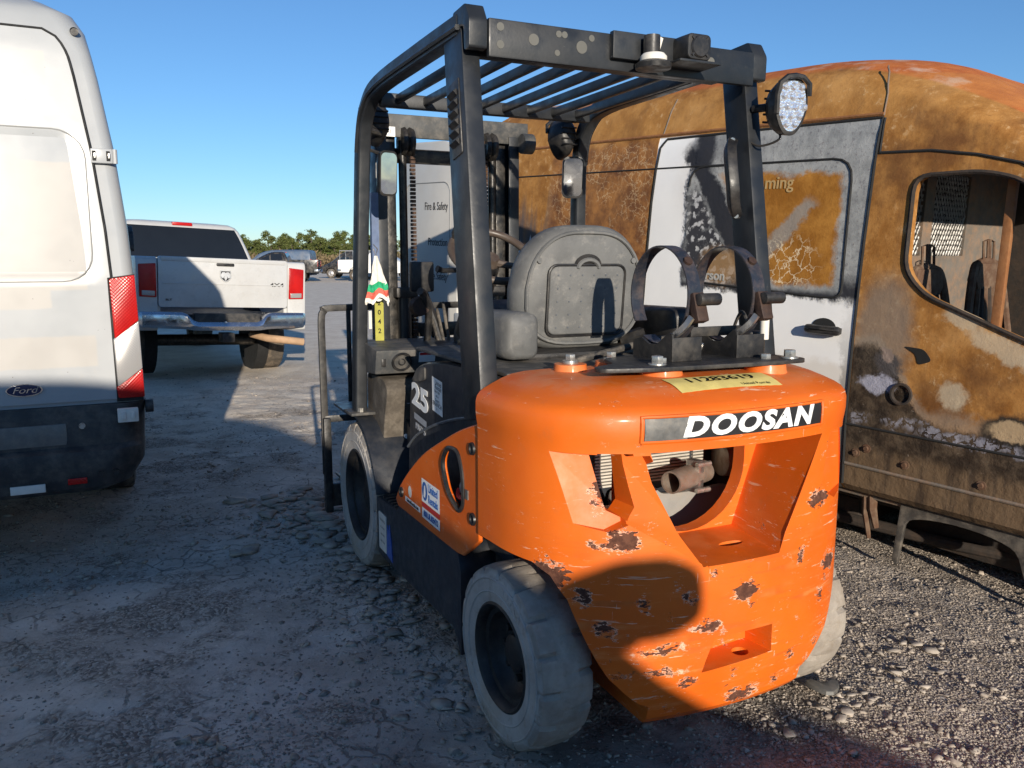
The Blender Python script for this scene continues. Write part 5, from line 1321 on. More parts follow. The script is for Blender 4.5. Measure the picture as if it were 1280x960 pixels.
# ------------------------------------------------------------------ chassis, side panels, hood
for s in (-1, 1):
    st_poly = [(.30, .12), (.37, .20), (1.18, .165), (1.275, .17), (1.275, .415), (.98, .425), (.93, .49), (.34, .49), (.30, .42)]
    ch = MB().prism(round_poly(st_poly, .02, 3), 'x', s * .40, s * .566).build('side_frame', 'dark_plastic', FK, bevel=.010)
    if s < 0:
        for k in range(6): MB().span(-.555, -.42, 1.00 + k * .040, 1.018 + k * .040, .414, .430).build('step_rib', 'black_steel', ch, bevel=.002)
        MB().prism(round_poly([(1.13, .20), (1.235, .20), (1.235, .36), (1.13, .36)], .006, 2), 'x', -.5695, -.5665).build('notice_label', 'label_cream', ch)
        MB().prism([(1.05, .19), (1.125, .20), (1.115, .33), (1.10, .30), (1.085, .34), (1.06, .26)], 'x', -.5695, -.5665).build('torn_tape', 'tape_blue', ch)
        f = plane_map((-.5697, 1.18, .28), (0, -1, 0), (0, 0, 1))
        for k in range(4): text('label_print', ('WARNING', 'no riders', 'seat belt', 'keep clear')[k], .016, 'black_print', ch, lambda a, b, c, k=k: f(a, b + .05 - k * .03, .0005))
    # curved orange cover
    arc_t = catmull([(.99, .478, 0), (.93, .545, 0), (.80, .640, 0), (.64, .735, 0), (.46, .815, 0), (.30, .880, 0), (.142, .930, 0)], 5)
    cp = [(p.x, p.y) for p in arc_t] + [(.142, .565), (.20, .525), (.275, .478), (.33, .47), (.96, .455)]
    hole = round_poly([(.455, .745), (.40, .808), (.30, .815), (.262, .74), (.262, .645), (.30, .615), (.40, .655)], .035)
    pm = boolean(MB().prism(cp, 'x', s * .553, s * .568).mesh('p'), [MB().prism(hole, 'x', s * .4, s * .7).mesh('c')]); finish(pm, 35)
    pn = link_mesh('side_panel', pm, 'orange_panel', FK)
    md = pn.modifiers.new('bevel', 'BEVEL'); md.width = .005; md.segments = 2; md.limit_method = 'ANGLE'; md.angle_limit = R(40)
    lip = [(s * .569, a, b) for a, b in hole]; lip.append(lip[0]); MB().tube(lip, .008, 6).build('hole_trim', 'black_plastic', pn)
    MB().prism([(-.05, .56), (.50, .56), (.50, .80), (.20, .90), (-.05, .90)], 'x', s * .462, s * .47).build('hole_backing', 'dark_cavity', pn)
    MB().tube(catmull([(s * .50, .38, .64), (s * .53, .35, .68), (s * .52, .31, .72), (s * .48, .30, .76)], 5), .018, 8).build('hose', 'shroud_grey', pn)
    MB().cyl((s * .54, .345, .685), (s * .51, .345, .685), .024, 10).build('filler_cap', 'rusty_bracket', pn, bevel=.004)
    MB().tube(catmull([(s * .53, .40, .66), (s * .545, .36, .645), (s * .53, .30, .655)], 5), .008, 6).build('wire_loom', 'red_print', pn)
    for (y, z) in ((.185, .845), (.185, .625), (.905, .525)):
        MB().lathe([(.001, s * .003), (.012, s * .003), (.014, s * .007), (.019, s * .007), (.021, -s * .003)], (s * .568, y, z), 'x', 16).build('panel_fastener', 'black_plastic', pn)
    if s < 0:
        # stickers, following the lower edge of the panel
        d1 = Vector((0, -1, -.0)).normalized()
        def stick(nm, y0, z0, L_, H_, mt, sl=0.0):
            f_ = lambda a, b, c: (-.5692 - c, y0 - a, z0 + b - a * sl)
            MB().grid(lambda u, v: f_(u * L_, v * H_, .0), 6, 2).build(nm, mt, pn); return f_
        f1 = stick('rental_sticker', .665, .555, .185, .085, 'white_print'); m_ = MB()
        n = 24; c_ = Vector((-.5698, .622, .597))
        MB().add([(-.5698, .632 - .028 * math.cos(2 * math.pi * k / n), .598 + .034 * math.sin(2 * math.pi * k / n)) for k in range(n)], [tuple(range(n))]).build('sticker_disc', 'blue_print', pn)
        MB().add([(-.5702, .632 - a, .598 + b) for a, b in ((-.012, -.02), (-.004, .018), (.006, .024), (.012, -.004), (.004, -.024))], [(0, 1, 2, 3, 4)]).build('sticker_mark', 'white_print', pn)
        text('sticker_print', 'United', .042, 'blue_print', pn, lambda a, b, c: (-.5700 - c, .595 - a, .617 + b), align='LEFT', extrude=.0003, xscale=.85, bold=.0006)
        text('sticker_print', 'Rentals', .042, 'blue_print', pn, lambda a, b, c: (-.5700 - c, .595 - a, .578 + b), align='LEFT', extrude=.0003, xscale=.80, bold=.0006)
        stick('sticker_strip', .665, .538, .185, .014, 'red_print')
        stick('phone_sticker', .665, .496, .185, .038, 'white_print')
        text('sticker_print', '800.UR.RENTS', .030, 'blue_print', pn, lambda a, b, c: (-.5700 - c, .572 - a, .515 + b), extrude=.0003, xscale=.78, bold=.0008)
        stick('web_sticker', .86, .503, .175, .020, 'white_print')
        text('sticker_print', 'UnitedRentals.com', .021, 'black_print', pn, lambda a, b, c: (-.5700 - c, .772 - a, .513 + b), extrude=.0003, xscale=.85)
        MB().add([(-.5698, .80 - .020 * math.cos(2 * math.pi * k / n), .553 + .022 * math.sin(2 * math.pi * k / n)) for k in range(n)], [tuple(range(n))]).build('round_sticker', 'label_cream', pn)
        MB().span(-.5712, -.5685, .222, .242, .675, .705).build('latch_plate', 'plate_grey', pn)
MB().span(-.40, .40, .30, 1.75, .14, .48).build('chassis', 'black_steel', FK, bevel=.02)
MB().span(-.45, .45, -.1, .30, .28, .50).build('rear_chassis', 'black_steel', FK, bevel=.02)
hood_p = round_poly([(1.185, .46), (1.13, .90), (1.06, .985), (.93, 1.02), (.70, 1.045), (.13, 1.062), (.13, .46)], .05, 4)
hd = MB().prism(hood_p, 'x', -.455, .455).build('engine_hood', 'dark_plastic', FK, bevel=.030, seg=3)
strip('hood_crease', [(-.4565, y, z) for y, z in [(p.x, p.y) for p in catmull([(1.165, .64, 0), (1.05, .71, 0), (.85, .785, 0), (.62, .85, 0), (.40, .895, 0)], 5)]], 'hood_edge', hd, .006)
MB().prism(round_poly([(1.085, .93), (1.02, .985), (.93, 1.0), (.93, .95), (1.02, .93)], .012, 3), 'x', -.462, -.450).build('hood_vent', 'grey_plate', hd, bevel=.004)
hf = lambda y0, z0: (lambda a, b, c: (-.4572 - c, y0 - a, z0 + b - a * .10))
text('model_number', '25', .120, 'white_print', hd, hf(1.00, .865), bold=.005, xscale=1.65, shear=.0)
MB().add([hf(1.00, .78)(a, b, 0) for a, b in ((-.075, -.012), (.075, -.012), (.075, .014), (-.075, .014))], [(0, 1, 2, 3)]).build('model_strip', 'grey_print', hd)
text('model_lettering', 'PRO 5', .034, 'grey_print', hd, hf(1.00, .743), xscale=1.3, bold=.001)
MB().add([hf(.80, .905)(a, b, 0) for a, b in ((-.055, -.065), (.055, -.065), (.055, .065), (-.055, .065))], [(0, 1, 2, 3)]).build('rental_tag', 'white_print', hd)
for k, (tx, sz) in enumerate((('United', .024), ('Rentals', .024), ('Need help?', .013), ('call us', .013), ('Contact', .015), ('BRANCH', .024), ('0 1 2', .012))):
    text('tag_print', tx, sz, 'black_print', hd, lambda a, b, c, k=k: (hf(.80, .905))(a + (.012 if k < 2 else 0), b + .049 - k * .0165, .0006))
MB().span(-.48, .48, .13, .98, 1.062, 1.075).build('hood_lid', 'grey_plate', FK, bevel=.006)

# front fender, floor, cowl and dash
for s in (-1, 1):
    path = [(s * .475, 1.60 + .375 * math.cos(q), .335 + .375 * math.sin(q)) for q in np.linspace(R(166), R(75), 14)]
    MB().tube([Vector(p) for p in path] + [Vector((s * .475, 1.98, .70))], 0, flat=(.205, .012, (0, 0, 1))).build('front_fender', 'dark_plastic', FK, bevel=.003)
    MB().prism([(1.20, .46), (1.22, .62), (1.36, .72), (1.60, .735), (1.98, .715), (1.98, .40), (1.20, .40)], 'x', s * .385, s * .40).build('fender_wall', 'black_steel', FK)
    MB().span(s * .50, s * .61, 1.49, 1.63, .722, .735).build('pillar_foot', 'grey_plate', FK, bevel=.003)
    MB().cyl((s * .56, 1.52, .73), (s * .56, 1.52, .752), .014, 6).build('foot_bolt', 'bolt_metal', FK)
MB().span(-.40, .40, 1.10, 1.80, .485, .505).build('floor_plate', 'grey_plate', FK, bevel=.003)
kp = MB().prism(round_poly([(1.40, .50), (1.36, .70), (1.30, .86), (1.36, .90), (1.62, .90), (1.62, .50)], .03, 3), 'x', -.50, -.34).build('kick_panel', 'dash_dusty', FK, bevel=.02, seg=3)
for (y, z) in ((1.355, .80), (1.385, .64), (1.395, .56)): MB().cyl((-.40, y - .03, z), (-.40, y + .02, z), .010, 8).build('panel_screw', 'white_print', kp)
MB().span(-.34, .50, 1.56, 1.62, .50, .90).build('cowl', 'dash_dusty', FK, bevel=.02)
dk = MB().loft([[(x, y, z) for x in (-.52, .45)] + [(x, y, z) for x in (.45, -.52)] for y, z in ()] or [[(-.545, 1.33, .925), (.45, 1.33, .925), (.45, 1.30, 1.02), (-.545, 1.30, 1.03)], [(-.52, 1.62, .90), (.45, 1.62, .90), (.45, 1.62, 1.04), (-.53, 1.62, 1.05)]]).build('dash', 'dash_grey', FK, bevel=.010)
dm = lambda a, b, c: Vector((-.43 + a, 1.3155 - .30 * b - c, .976 + b))
MB().tube([dm(.040 * math.cos(2 * math.pi * k / 28), .036 * math.sin(2 * math.pi * k / 28), .004) for k in range(29)], .006, 6).build('cup_ring', 'black_plastic', dk)
MB().add([dm(.034 * math.cos(2 * math.pi * k / 28), .031 * math.sin(2 * math.pi * k / 28), .003) for k in range(28)], [tuple(range(28))]).build('cup_face', 'grey_plate', dk)
MB().tube([dm(.014 * math.cos(2 * math.pi * k / 20), .013 * math.sin(2 * math.pi * k / 20), .005) for k in range(21)], .003, 5).build('cup_hub', 'black_plastic', dk)
MB().box(dm(-.080, .0, .004), (.018, .006, .034)).build('dash_switch', 'black_plastic', dk, bevel=.003)
MB().add([dm(a, b, .0035) for a, b in ((.075, -.005), (.150, -.005), (.150, .040), (.075, .040))], [(0, 1, 2, 3)]).build('dash_label', 'white_print', dk)
MB().add([dm(a, b, .0042) for a, b in ((.078, .026), (.147, .026), (.147, .037), (.078, .037))], [(0, 1, 2, 3)]).build('dash_label_band', 'red_print', dk)
MB().prism(round_poly([(1.34, .90), (1.20, .92), (1.24, 1.20), (1.36, 1.24), (1.50, 1.05)], .04, 3), 'x', -.13, .12).build('column_shroud', 'dash_grey', FK, bevel=.02)

# steering wheel
sw_c = Vector((-.125, 1.05, 1.425)); sw_n = Vector((0, -.60, .80)).normalized(); sw_u = Vector((1, 0, 0)); sw_v = sw_n.cross(sw_u)
wf = lambda a, b, c=0: sw_c + sw_u * a + sw_v * b + sw_n * c
sw = MB().tube([wf(.168 * math.cos(2 * math.pi * k / 48), .168 * math.sin(2 * math.pi * k / 48)) for k in range(49)], .0155, 12).build('steering_wheel', 'brown_grip', FK)
for q in (90, 210, 330): MB().tube([wf(0, 0, -.03), wf(.08 * math.cos(R(q)), .08 * math.sin(R(q)), -.02), wf(.165 * math.cos(R(q)), .165 * math.sin(R(q)))], [.020, .013, .012], 8).build('wheel_spoke', 'brown_grip', sw)
MB().tube([wf(0, 0, -.045), wf(0, 0, -.005)], [.040, .034], 18).build('wheel_hub', 'brown_grip', sw)
MB().tube([wf(-.13, .10, .0), wf(-.13, .10, .035), wf(-.13, .10, .06)], [.008, .020, .016], 12).build('spinner_knob', 'black_plastic', sw)
MB().tube([wf(0, 0, -.04), wf(0, .0, -.42)], [.045, .06], 14).build('steering_column', 'black_plastic', FK)
MB().tube([wf(-.03, 0, -.07), wf(-.20, -.02, -.06), wf(-.23, -.02, -.05)], [.010, .010, .014], 8).build('shift_lever', 'black_plastic', FK)
for k in range(3): MB().tube([(.20 + k * .06, 1.30, .98), (.20 + k * .06, 1.24, 1.20), (.20 + k * .06, 1.22, 1.24)], [.008, .008, .018], 8).build('hydraulic_lever', 'black_plastic', FK)
MB().tube(catmull([(-.235, 1.55, 1.02), (-.24, 1.50, 1.16), (-.275, 1.46, 1.25), (-.30, 1.44, 1.27)], 5), .018, 8).build('brake_lever', 'black_steel', FK)
MB().lathe([(.001, -.03), (.040, -.03), (.046, 0), (.040, .03), (.001, .03)], (-.285, 1.50, 1.20), 'y', 18).build('brake_drum', 'rusty_bracket', FK)
MB().box((-.23, 1.62, 1.33), (.11, .05, .14)).build('console_display', 'black_plastic', FK, bevel=.012)
MB().tube([(-.23, 1.60, 1.26), (-.18, 1.58, 1.12), (-.16, 1.52, .98)], .022, 8).build('console_stalk', 'black_plastic', FK)

# ------------------------------------------------------------------ seat
def super_ring(cx, w, z0, z1, y, ez=2.6, n=40, k=1.0, top=.78):
    out = []; zc = (z0 + z1) / 2; hz = (z1 - z0) / 2 * k
    for i in range(n):
        q = 2 * math.pi * i / n; c, s_ = math.cos(q), math.sin(q)
        xx = math.copysign(abs(c) ** (2 / 3.2), c); zz = math.copysign(abs(s_) ** (2 / 3.2), s_)
        taper = 1 - (1 - top) * max(0, zz) ** 1.4
        out.append((cx + xx * w * k * taper, y, zc + zz * hz))
    return out
sr = [(.470, .60), (.475, .84), (.488, .94), (.515, 1.0), (.56, 1.0), (.60, .95), (.615, .86)]
lean = lambda P: [(x, y - (z - 1.1) * .10, z) for x, y, z in P]
bk = MB().loft([lean(super_ring(0, .262, 1.085, 1.530, y + .05, k=k)) for y, k in sr]).build('seat_back', 'seat_vinyl', FK, ang=60)
pn_ = [(a, b) for a, b in rrect(-.150, .150, 1.145, 1.385, .03, 4)]
pm = lambda a, b, d: (a, .520 - (b - 1.1) * .10 - d, b)
MB().loft([[pm(a, b, d) for a, b in pn_] for d in (-.004, .010)]).build('back_panel', 'seat_vinyl', bk, bevel=.006, seg=3)
lo = [pm(a, b, .006) for a, b in rrect(-.155, .155, 1.14, 1.39, .032, 4)]; lo.append(lo[0]); strip('panel_groove', lo, 'black_plastic', bk, .0045)
gr = [pm(.0 + .055 * math.cos(q), 1.388 + .040 * math.sin(q), .004) for q in np.linspace(0, math.pi, 15)]
MB().add(gr, [tuple(range(15))]).build('hand_hole', 'black_plastic', bk); MB().tube([pm(.042 * math.cos(q), 1.378 + .030 * math.sin(q), .010) for q in np.linspace(0, math.pi, 12)], .008, 6).build('hole_lip', 'seat_vinyl', bk)
for i in range(6):
    for j in range(5):
        MB().cyl(pm(-.12 + i * .048, 1.17 + j * .046, .008), pm(-.12 + i * .048, 1.17 + j * .046, .0125), .0032, 6).build('stitch_dot', 'hood_edge', bk)
for sx in (-.19, .19): MB().cyl(pm(sx, 1.405, -.004), pm(sx, 1.405, .004), .010, 10).build('button', 'seat_vinyl', bk)
ridge = lean(super_ring(0, .232, 1.112, 1.503, .5215, k=1.0)); ridge = [(x, y + .0, z) for x, y, z in ridge]; ridge.append(ridge[0])
MB().tube(ridge, .007, 6).build('back_piping', 'seat_vinyl', bk)
MB().loft([[(x, y, z + zz) for x, y in rrect(-.25, .25, .60, 1.08, .08, 4)] for z, zz in ((1.08, 0), (1.19, 0), (1.205, 0))]).build('seat_cushion', 'seat_vinyl', FK, bevel=.015, seg=3)
for s in (-1, 1):
    MB().loft([[(s * .325 + a * k, y, 1.160 + b * k) for a, b in rrect(-.060, .060, -.078, .078, .03, 4)] for y, k in ((.335, .75), (.350, .95), (.40, 1.0), (.66, .95), (.70, .7))]).build('hip_restraint', 'seat_vinyl' if s < 0 else 'black_plastic', FK, ang=60)
MB().span(-.30, .30, .40, 1.0, 1.070, 1.095).build('seat_base', 'black_plastic', FK, bevel=.01)
MB().tube(catmull([(.22, .60, 1.10), (.30, .52, 1.14), (.32, .44, 1.13), (.31, .42, 1.10)], 5), .03, 8).build('seat_belt_reel', 'black_plastic', FK)

# ------------------------------------------------------------------ gas bottle cradle
cp_ = round_poly([(-.335, -.165), (-.20, -.200), (.20, -.225), (.345, -.215), (.365, -.185), (.34, -.12), (.36, .06), (-.05, .09), (-.20, .05), (-.235, -.07), (-.335, -.115)], .025, 3)
pl = MB().prism(cp_, 'z', 1.103, 1.115).build('cradle_plate', 'black_steel', FK, bevel=.002)
for (x, y) in ((-.14, -.145), (.315, -.18), (-.02, .05)): MB().cyl((x, y, 1.113), (x, y, 1.119), .026, 16).cyl((x, y, 1.118), (x, y, 1.140), .018, 6).build('plate_bolt', 'bolt_metal', pl, bevel=.0015)
for hx in (-.02, .215):
    R0, wd = .143, .044; cz = 1.302
    pts = [(math.cos(q) * R0, math.sin(q) * R0) for q in np.linspace(R(-35), R(300), 46)]
    m = MB(); rings = []
    for (a, b) in pts:
        k = (R0 + .005) / R0; rings.append([(hx - wd / 2, a, cz + b), (hx + wd / 2, a, cz + b), (hx + wd / 2, a * k, cz + b * k), (hx - wd / 2, a * k, cz + b * k)])
    hp_ = m.loft(rings).build('bottle_hoop', 'hoop_paint', FK, ang=50)
    # toggle latch on the rear of the hoop
    MB().box((hx + .005, -.160, cz - .030), (.040, .030, .085), (R(-20), 0, 0)).build('latch_body', 'rusty_bracket', hp_, bevel=.005)
    MB().cyl((hx - .01, -.178, cz - .005), (hx + .062, -.178, cz - .005), .018, 12).build('latch_roller', 'black_steel', hp_, bevel=.004)
    MB().tube(catmull([(hx - .02, -.165, cz - .055), (hx - .03, -.145, cz - .085), (hx - .03, -.09, cz - .118)], 5), 0, flat=(.02, .008, (1, 0, 0))).build('latch_lever', 'bare_metal', hp_)
    MB().tube([(hx + .0, -.10, cz + .092), (hx + .0, -.115, cz + .105)], .014, 8).build('hoop_hinge', 'rusty_bracket', hp_)
    MB().prism(round_poly([(-.115, 1.115), (.085, 1.115), (.085, 1.165), (.04, 1.175), (0, 1.158), (-.04, 1.160), (-.10, 1.20), (-.115, 1.195)], .006, 2), 'x', hx - .05, hx - .043).build('hoop_stand', 'black_steel', hp_)
    MB().span(hx - .05, hx + .055, -.118, -.112, 1.115, 1.185).build('hoop_foot', 'black_steel', hp_, bevel=.002)
MB().cyl((.305, -.02, 1.115), (.305, -.02, 1.185), .042, 20).build('pivot_post', 'black_steel', FK, bevel=.004)
MB().cyl((.285, -.10, 1.165), (.285, -.10, 1.245), .014, 12).build('pivot_pin', 'label_cream', FK, bevel=.003)
MB().span(.10, .30, .02, .03, 1.17, 1.20).build('tie_bar', 'black_steel', FK, bevel=.002)
MB().tube([(.05, -.05, 1.125), (.10, .02, 1.15), (.13, .0, 1.14)], .012, 8).build('valve_stub', 'bare_metal', FK)

MB().tube(catmull([(.12, .0, 1.14), (.05, .10, 1.16), (-.05, .16, 1.13), (-.16, .20, 1.10), (-.26, .22, 1.075)], 6), .011, 8).build('fuel_hose', 'black_rubber', FK)
MB().tube(catmull([(.30, -.02, 1.19), (.33, .06, 1.24), (.36, .14, 1.16), (.40, .20, 1.09)], 6), .006, 6).build('fuel_cable', 'black_rubber', FK)
for k in range(3): MB().tube(catmull([(-.17 + k * .02, 1.50, .95), (-.20 + k * .03, 1.58, 1.15 + k * .03), (-.16 + k * .04, 1.66, 1.02), (-.10 + k * .03, 1.72, .80)], 6), .007, 6).build('dash_cable', 'black_rubber', FK)
# ------------------------------------------------------------------ mast, carriage, forks
def channel(x, y, z0, z1, w, d, t_, s, name, mt='greasy_steel'):
    """C-section upright, open towards the middle (s = side)"""
    poly = [(x, y - d / 2), (x, y + d / 2), (x - s * w, y + d / 2), (x - s * w, y + d / 2 - t_), (x - s * t_, y + d / 2 - t_), (x - s * t_, y - d / 2 + t_), (x - s * w, y - d / 2 + t_), (x - s * w, y - d / 2)]
    return MB().prism(poly, 'z', z0, z1).build(name, mt, FK, bevel=.004)
for s in (-1, 1):
    channel(s * .375, 1.90, .12, 2.02, .055, .13, .016, s, 'outer_upright', 'guard_paint')
    channel(s * .315, 1.93, .14, 2.06, .050, .11, .014, s, 'inner_upright')
    MB().cyl((s * .235, 1.86, .15), (s * .235, 1.86, 1.25), .035, 14).build('lift_cylinder', 'guard_paint', FK)
    MB().cyl((s * .235, 1.86, 1.25), (s * .235, 1.86, 2.00), .020, 12).build('lift_rod', 'greasy_steel', FK)
    MB().box((s * .235, 1.86, 1.25), (.11, .09, .05)).build('cylinder_clamp', 'black_steel', FK, bevel=.01)
    cn = MB()
    for k in range(96):
        cn.span(s * .190 - .012, s * .190 + .012, 1.835, 1.852 + (k % 2) * .004, .22 + k * .0185, .2335 + k * .0185)
    tag(cn.build('lift_chain', 'chain_rust', FK), kind='stuff')
    MB().lathe([(.001, -.03), (.065, -.03), (.072, -.012), (.06, 0), (.072, .012), (.065, .03), (.001, .03)], (s * .215, 1.86, 1.965), 'x', 22).build('chain_pulley', 'greasy_steel', FK)
    MB().tube([(s * .36, 1.55, .35), (s * .37, 1.85, .75)], .032, 12).build('tilt_cylinder', 'black_steel', FK)
MB().span(-.43, .43, 1.845, 1.865, 1.985, 2.092).build('mast_header', 'header_grey', FK, bevel=.006)
for s in (-1, 1): MB().cyl((s * .37, 1.80, 1.985), (s * .43, 1.80, 1.985), .05, 16).build('header_gusset', 'header_grey', FK, bevel=.004)
MB().span(-.36, .36, 1.96, 1.985, 1.88, 1.95).build('inner_header', 'greasy_steel', FK, bevel=.005)
MB().span(-.36, .36, 1.95, 1.99, 1.02, 1.09).build('mid_crossmember', 'greasy_steel', FK, bevel=.005)
MB().span(-.36, .36, 1.86, 1.90, .30, .42).build('lower_crossmember', 'greasy_steel', FK, bevel=.005)
MB().span(-.335, -.275, 1.838, 1.844, 1.985, 2.03).build('header_label', 'white_print', FK)
text('header_print', '+1', .03, 'black_print', FK, lambda a, b, c: (-.305 + a, 1.8375, 2.007 + b))
for k, x in enumerate((.16, .20)):
    MB().tube(catmull([(x, 1.90, .4), (x, 1.92, 1.2), (x * .9, 1.90, 1.85), (x * .8, 1.94, 1.95), (x * .8, 1.99, 1.82), (x, 2.0, .8)], 6), .014, 8).build('hydraulic_hose', 'black_rubber', FK)
# name strip on the mast side, yellow capacity strip
MB().span(-.4105, -.3760, 1.800, 1.826, 1.37, 1.72).build('mast_decal', 'blue_grey', FK)
ys = MB().span(-.470, -.430, 1.57, 1.573, 1.045, 1.245).build('capacity_strip', 'strip_yellow', FK)
for k, chh in enumerate('2042'): text('strip_print', chh, .03, 'black_print', ys, lambda a, b, c, k=k: (-.450 + a, 1.5690, 1.215 - k * .042 + b), bold=.0006)
MB().span(-.497, -.484, 1.575, 1.578, 1.10, 1.18).build('white_strip', 'label_cream', FK)
# load backrest and carriage
lb = MB().tube(catmull([(-.585, 2.16, .30), (-.585, 2.16, .9), (-.585, 2.16, 1.10), (-.57, 2.16, 1.150), (-.52, 2.16, 1.165), (0, 2.16, 1.166), (.52, 2.16, 1.165), (.57, 2.16, 1.150), (.585, 2.16, 1.10), (.585, 2.16, .9), (.585, 2.16, .30)], 4), 0, flat=(.034, .022, (0, 1, 0))).build('load_backrest', 'black_steel', FK, bevel=.005)
for x in (-.445, -.27, -.09, .09, .27, .445): MB().span(x - .011, x + .011, 2.152, 2.168, .60, 1.158).build('backrest_bar', 'black_steel', lb, bevel=.003)
MB().span(-.585, .585, 2.148, 2.172, .575, .61).build('backrest_rail', 'black_steel', lb, bevel=.004)
cg = MB().span(-.42, .42, 2.125, 2.165, .50, .575).build('carriage_top', 'black_steel', FK, bevel=.006)
MB().span(-.595, .595, 2.125, 2.165, .13, .25).build('carriage_bottom', 'black_steel', FK, bevel=.006)
for s in (-1, 1):
    MB().span(s * .560, s * .598, 2.12, 2.17, .10, .60).build('carriage_end', 'black_steel', FK, bevel=.006)
    MB().span(s * .26, s * .31, 2.02, 2.13, .13, .62).build('carriage_plate', 'black_steel', FK, bevel=.006)
    MB().prism([(2.168, .015), (2.168, .66), (2.208, .66), (2.212, .075), (3.22, .030), (3.22, .015)], 'x', s * .18, s * .30).build('fork', 'black_steel', FK, bevel=.006)

# ------------------------------------------------------------------ things hanging on or lying by the forklift
ht = empty('hanging_tag', (0, 0, 0), (0, 0, 0), 'white plastic tag with green and red bands tied to the front pillar', 'tag')
FM = FK.matrix_basis.copy()
FM = Matrix.Translation((.475, 2.513, 0)) @ Matrix.Rotation(R(25.09), 4, 'Z')
ht.location = FM @ Vector((-.478, 1.505, 1.425)); ht.rotation_euler = (0, 0, R(25.09))
def cone(t0, t1, nm, mt):
    m = MB(); rings = []
    for k in range(7):
        t_ = t0 + (t1 - t0) * k / 6; ring = []
        for j in range(32):
            q = 2 * math.pi * j / 32; c, d = math.cos(q), math.sin(q)
            wob = 1 + .16 * math.sin(3 * q + 5 * t_) + .10 * math.sin(7 * q - 3 * t_)
            drop = -.012 * math.sin(2 * q + 1) * t_ - .010 * math.sin(5 * q) * t_ ** 2
            ring.append((.008 * t_ + c * (.006 + .046 * t_ ** .9) * wob, d * (.004 + .010 * t_) * wob + .006 * math.sin(6 * c * t_ * 3), -.20 * t_ + drop))
        rings.append(ring)
    m.loft(rings, True, False); return m.build(nm, mt, ht, ang=70)
cone(0, .60, 'tag_top', 'cloth_white'); cone(.60, .76, 'green_band', 'cloth_green'); cone(.76, .90, 'red_band', 'cloth_red'); cone(.90, 1.0, 'tag_hem', 'cloth_white')
MB().tube([(-.012, 0, .03), (0, 0, .0), (.008, 0, .03), (-.012, -.005, .05)], .0025, 5).build('tag_wire', 'bare_metal', ht)
m = MB().loft([[(1.03 + .055 * math.cos(q) * k, 2.56 + .035 * math.sin(q) * k + .02 * math.cos(2 * q), .012 + h_) for q in [2 * math.pi * j / 14 for j in range(14)]] for k, h_ in ((1.0, 0.0), (.95, .012), (.7, .016))])
tag(m.build('metal_scrap', 'plate_grey'), 'flat grey scrap of metal on the gravel behind the right rear wheel', 'scrap')
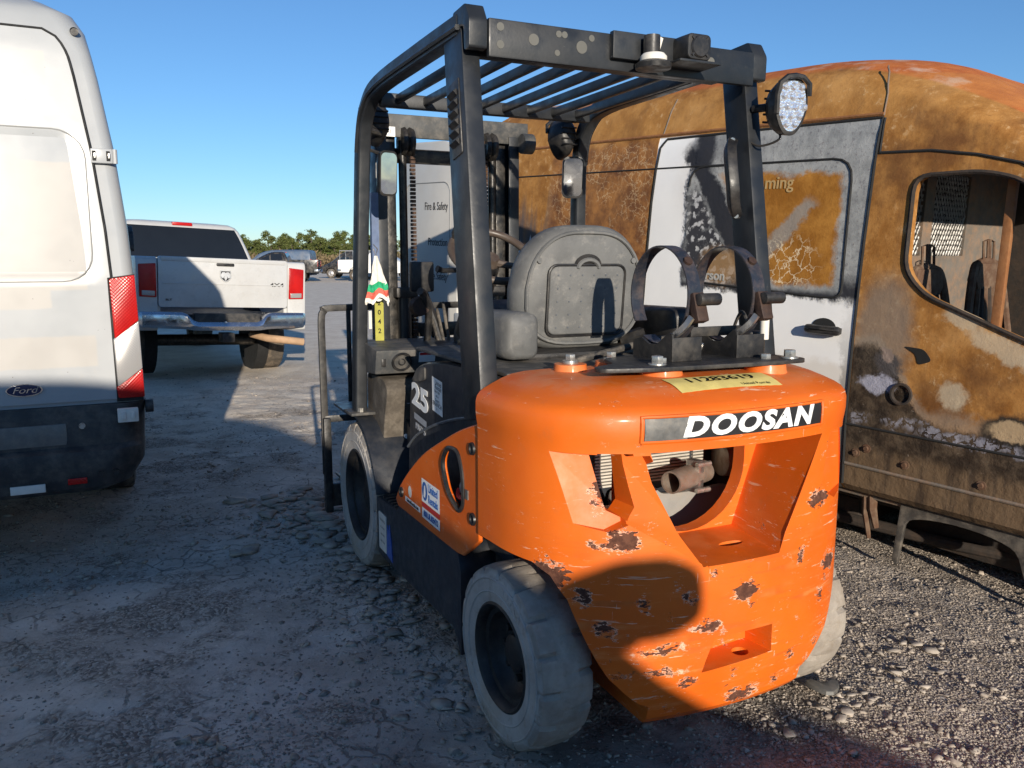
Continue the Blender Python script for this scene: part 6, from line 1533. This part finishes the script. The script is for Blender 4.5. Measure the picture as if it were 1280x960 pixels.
# ------------------------------------------------------------------ pine wood beyond the yard
def make_pine(seed, h):
    r = np.random.default_rng(seed); tr = MB(); lean = r.normal(0, .15, 2)
    P = [(lean[0] * t * t, lean[1] * t * t, h * t) for t in (0, .3, .6, .85, .97)]
    tr.tube(P, [.17, .13, .10, .06, .02], 6)
    base = h * r.uniform(.32, .5); vs = []; fs = []
    nl = int(r.integers(13, 18))
    for k in range(nl):
        t = k / nl; z = base + (h - base) * t; rad = (h * .21) * (1 - t) ** .7 * r.uniform(.55, 1.15) + .25; q = r.uniform(0, 6.28)
        ex = (math.cos(q) * rad, math.sin(q) * rad, z + rad * .15)
        if t < .9: tr.tube([(lean[0] * .4, lean[1] * .4, z - .1), ex], [.045, .012], 4, cap=False)
        for c in range(2):
            cc = np.array(ex) * np.array([1, 1, 1]) if c == 0 else np.array([ex[0] * .45, ex[1] * .45, z])
            n = 46; d = r.normal(0, 1, (n, 3)); d /= np.linalg.norm(d, axis=1)[:, None]; d *= (r.random(n) ** .5)[:, None]
            pts = cc + d * np.array([.75, .75, .5]) * r.uniform(.7, 1.15)
            for p in pts:
                a = r.normal(0, 1, 3); a /= np.linalg.norm(a); b = np.cross(a, r.normal(0, 1, 3)); b /= np.linalg.norm(b); s = r.uniform(.12, .24)
                i = len(vs); vs += [p - a * s, p + b * s * .55, p + a * s, p - b * s * .55]; fs.append((i, i + 1, i + 2, i + 3))
    cr = MB(); cr.add(vs, fs)
    return tr.mesh('trunk'), cr.mesh('crown', fix=False, ang=180)
pines = [make_pine(50 + k, h) for k, h in enumerate((8.0, 9.2, 10.2, 7.2, 9.6, 8.6))]
rp = random.Random(5)
spots = []
x = -128.0
while x < 60:
    dense = -72 < x < -28
    spots.append((x, 186 + rp.uniform(-10, 12))); x += rp.uniform(.22, .48) if dense else rp.uniform(.9, 1.6)
for i, (x, y) in enumerate(spots):
    tm, cm = pines[rp.randrange(6)]
    s = rp.uniform(.52, .84); hgt = max(v.co.z for v in tm.vertices) * s
    kind = 'tall pine standing above its neighbours in the wood beyond the yard' if hgt > 6.6 else ('low pine filling in between taller ones beyond the yard' if hgt < 5.2 else 'medium-height pine in the wood beyond the yard')
    t = empty('pine_tree', (x, y, -.2), (0, 0, rp.uniform(0, 6.28)), kind, 'tree', kind.split(' ')[0] + ' pines along the far edge of the yard'); t.scale = (s * 1.35, s * 1.35, s)
    link_mesh('trunk', tm, None, t); link_mesh('crown', cm, None, t)
for tm, cm in pines: tm.materials.append(MATS['bark']); cm.materials.append(MATS['pine_leaf'])
# bare winter brush in front of them
r = np.random.default_rng(3); n = 26000
x = r.uniform(-120, 50, n); y = r.uniform(160, 176, n); hh = 1.2 + 2.4 * vnoise(x * .22, y * .3, 31); z = r.random(n) ** .8 * hh
a = r.normal(0, 1, (n, 3)) * np.array([.35, .35, .9]); a /= np.linalg.norm(a, axis=1)[:, None]; b = r.normal(0, 1, (n, 3)); b = np.cross(a, b); b /= np.linalg.norm(b, axis=1)[:, None]
s = r.uniform(.25, .6, n)[:, None]; p = np.stack([x, y, z], -1)
co = np.stack([p - a * s, p + b * s * .25, p + a * s, p - b * s * .25], 1).reshape(-1, 3)
me = np_mesh('winter_brush', co, np.arange(4 * n).reshape(n, 4))
tag(link_mesh('winter_brush', me, 'brush_twig'), 'bare tan winter brush growing at the foot of the pines', 'brush', kind='stuff')
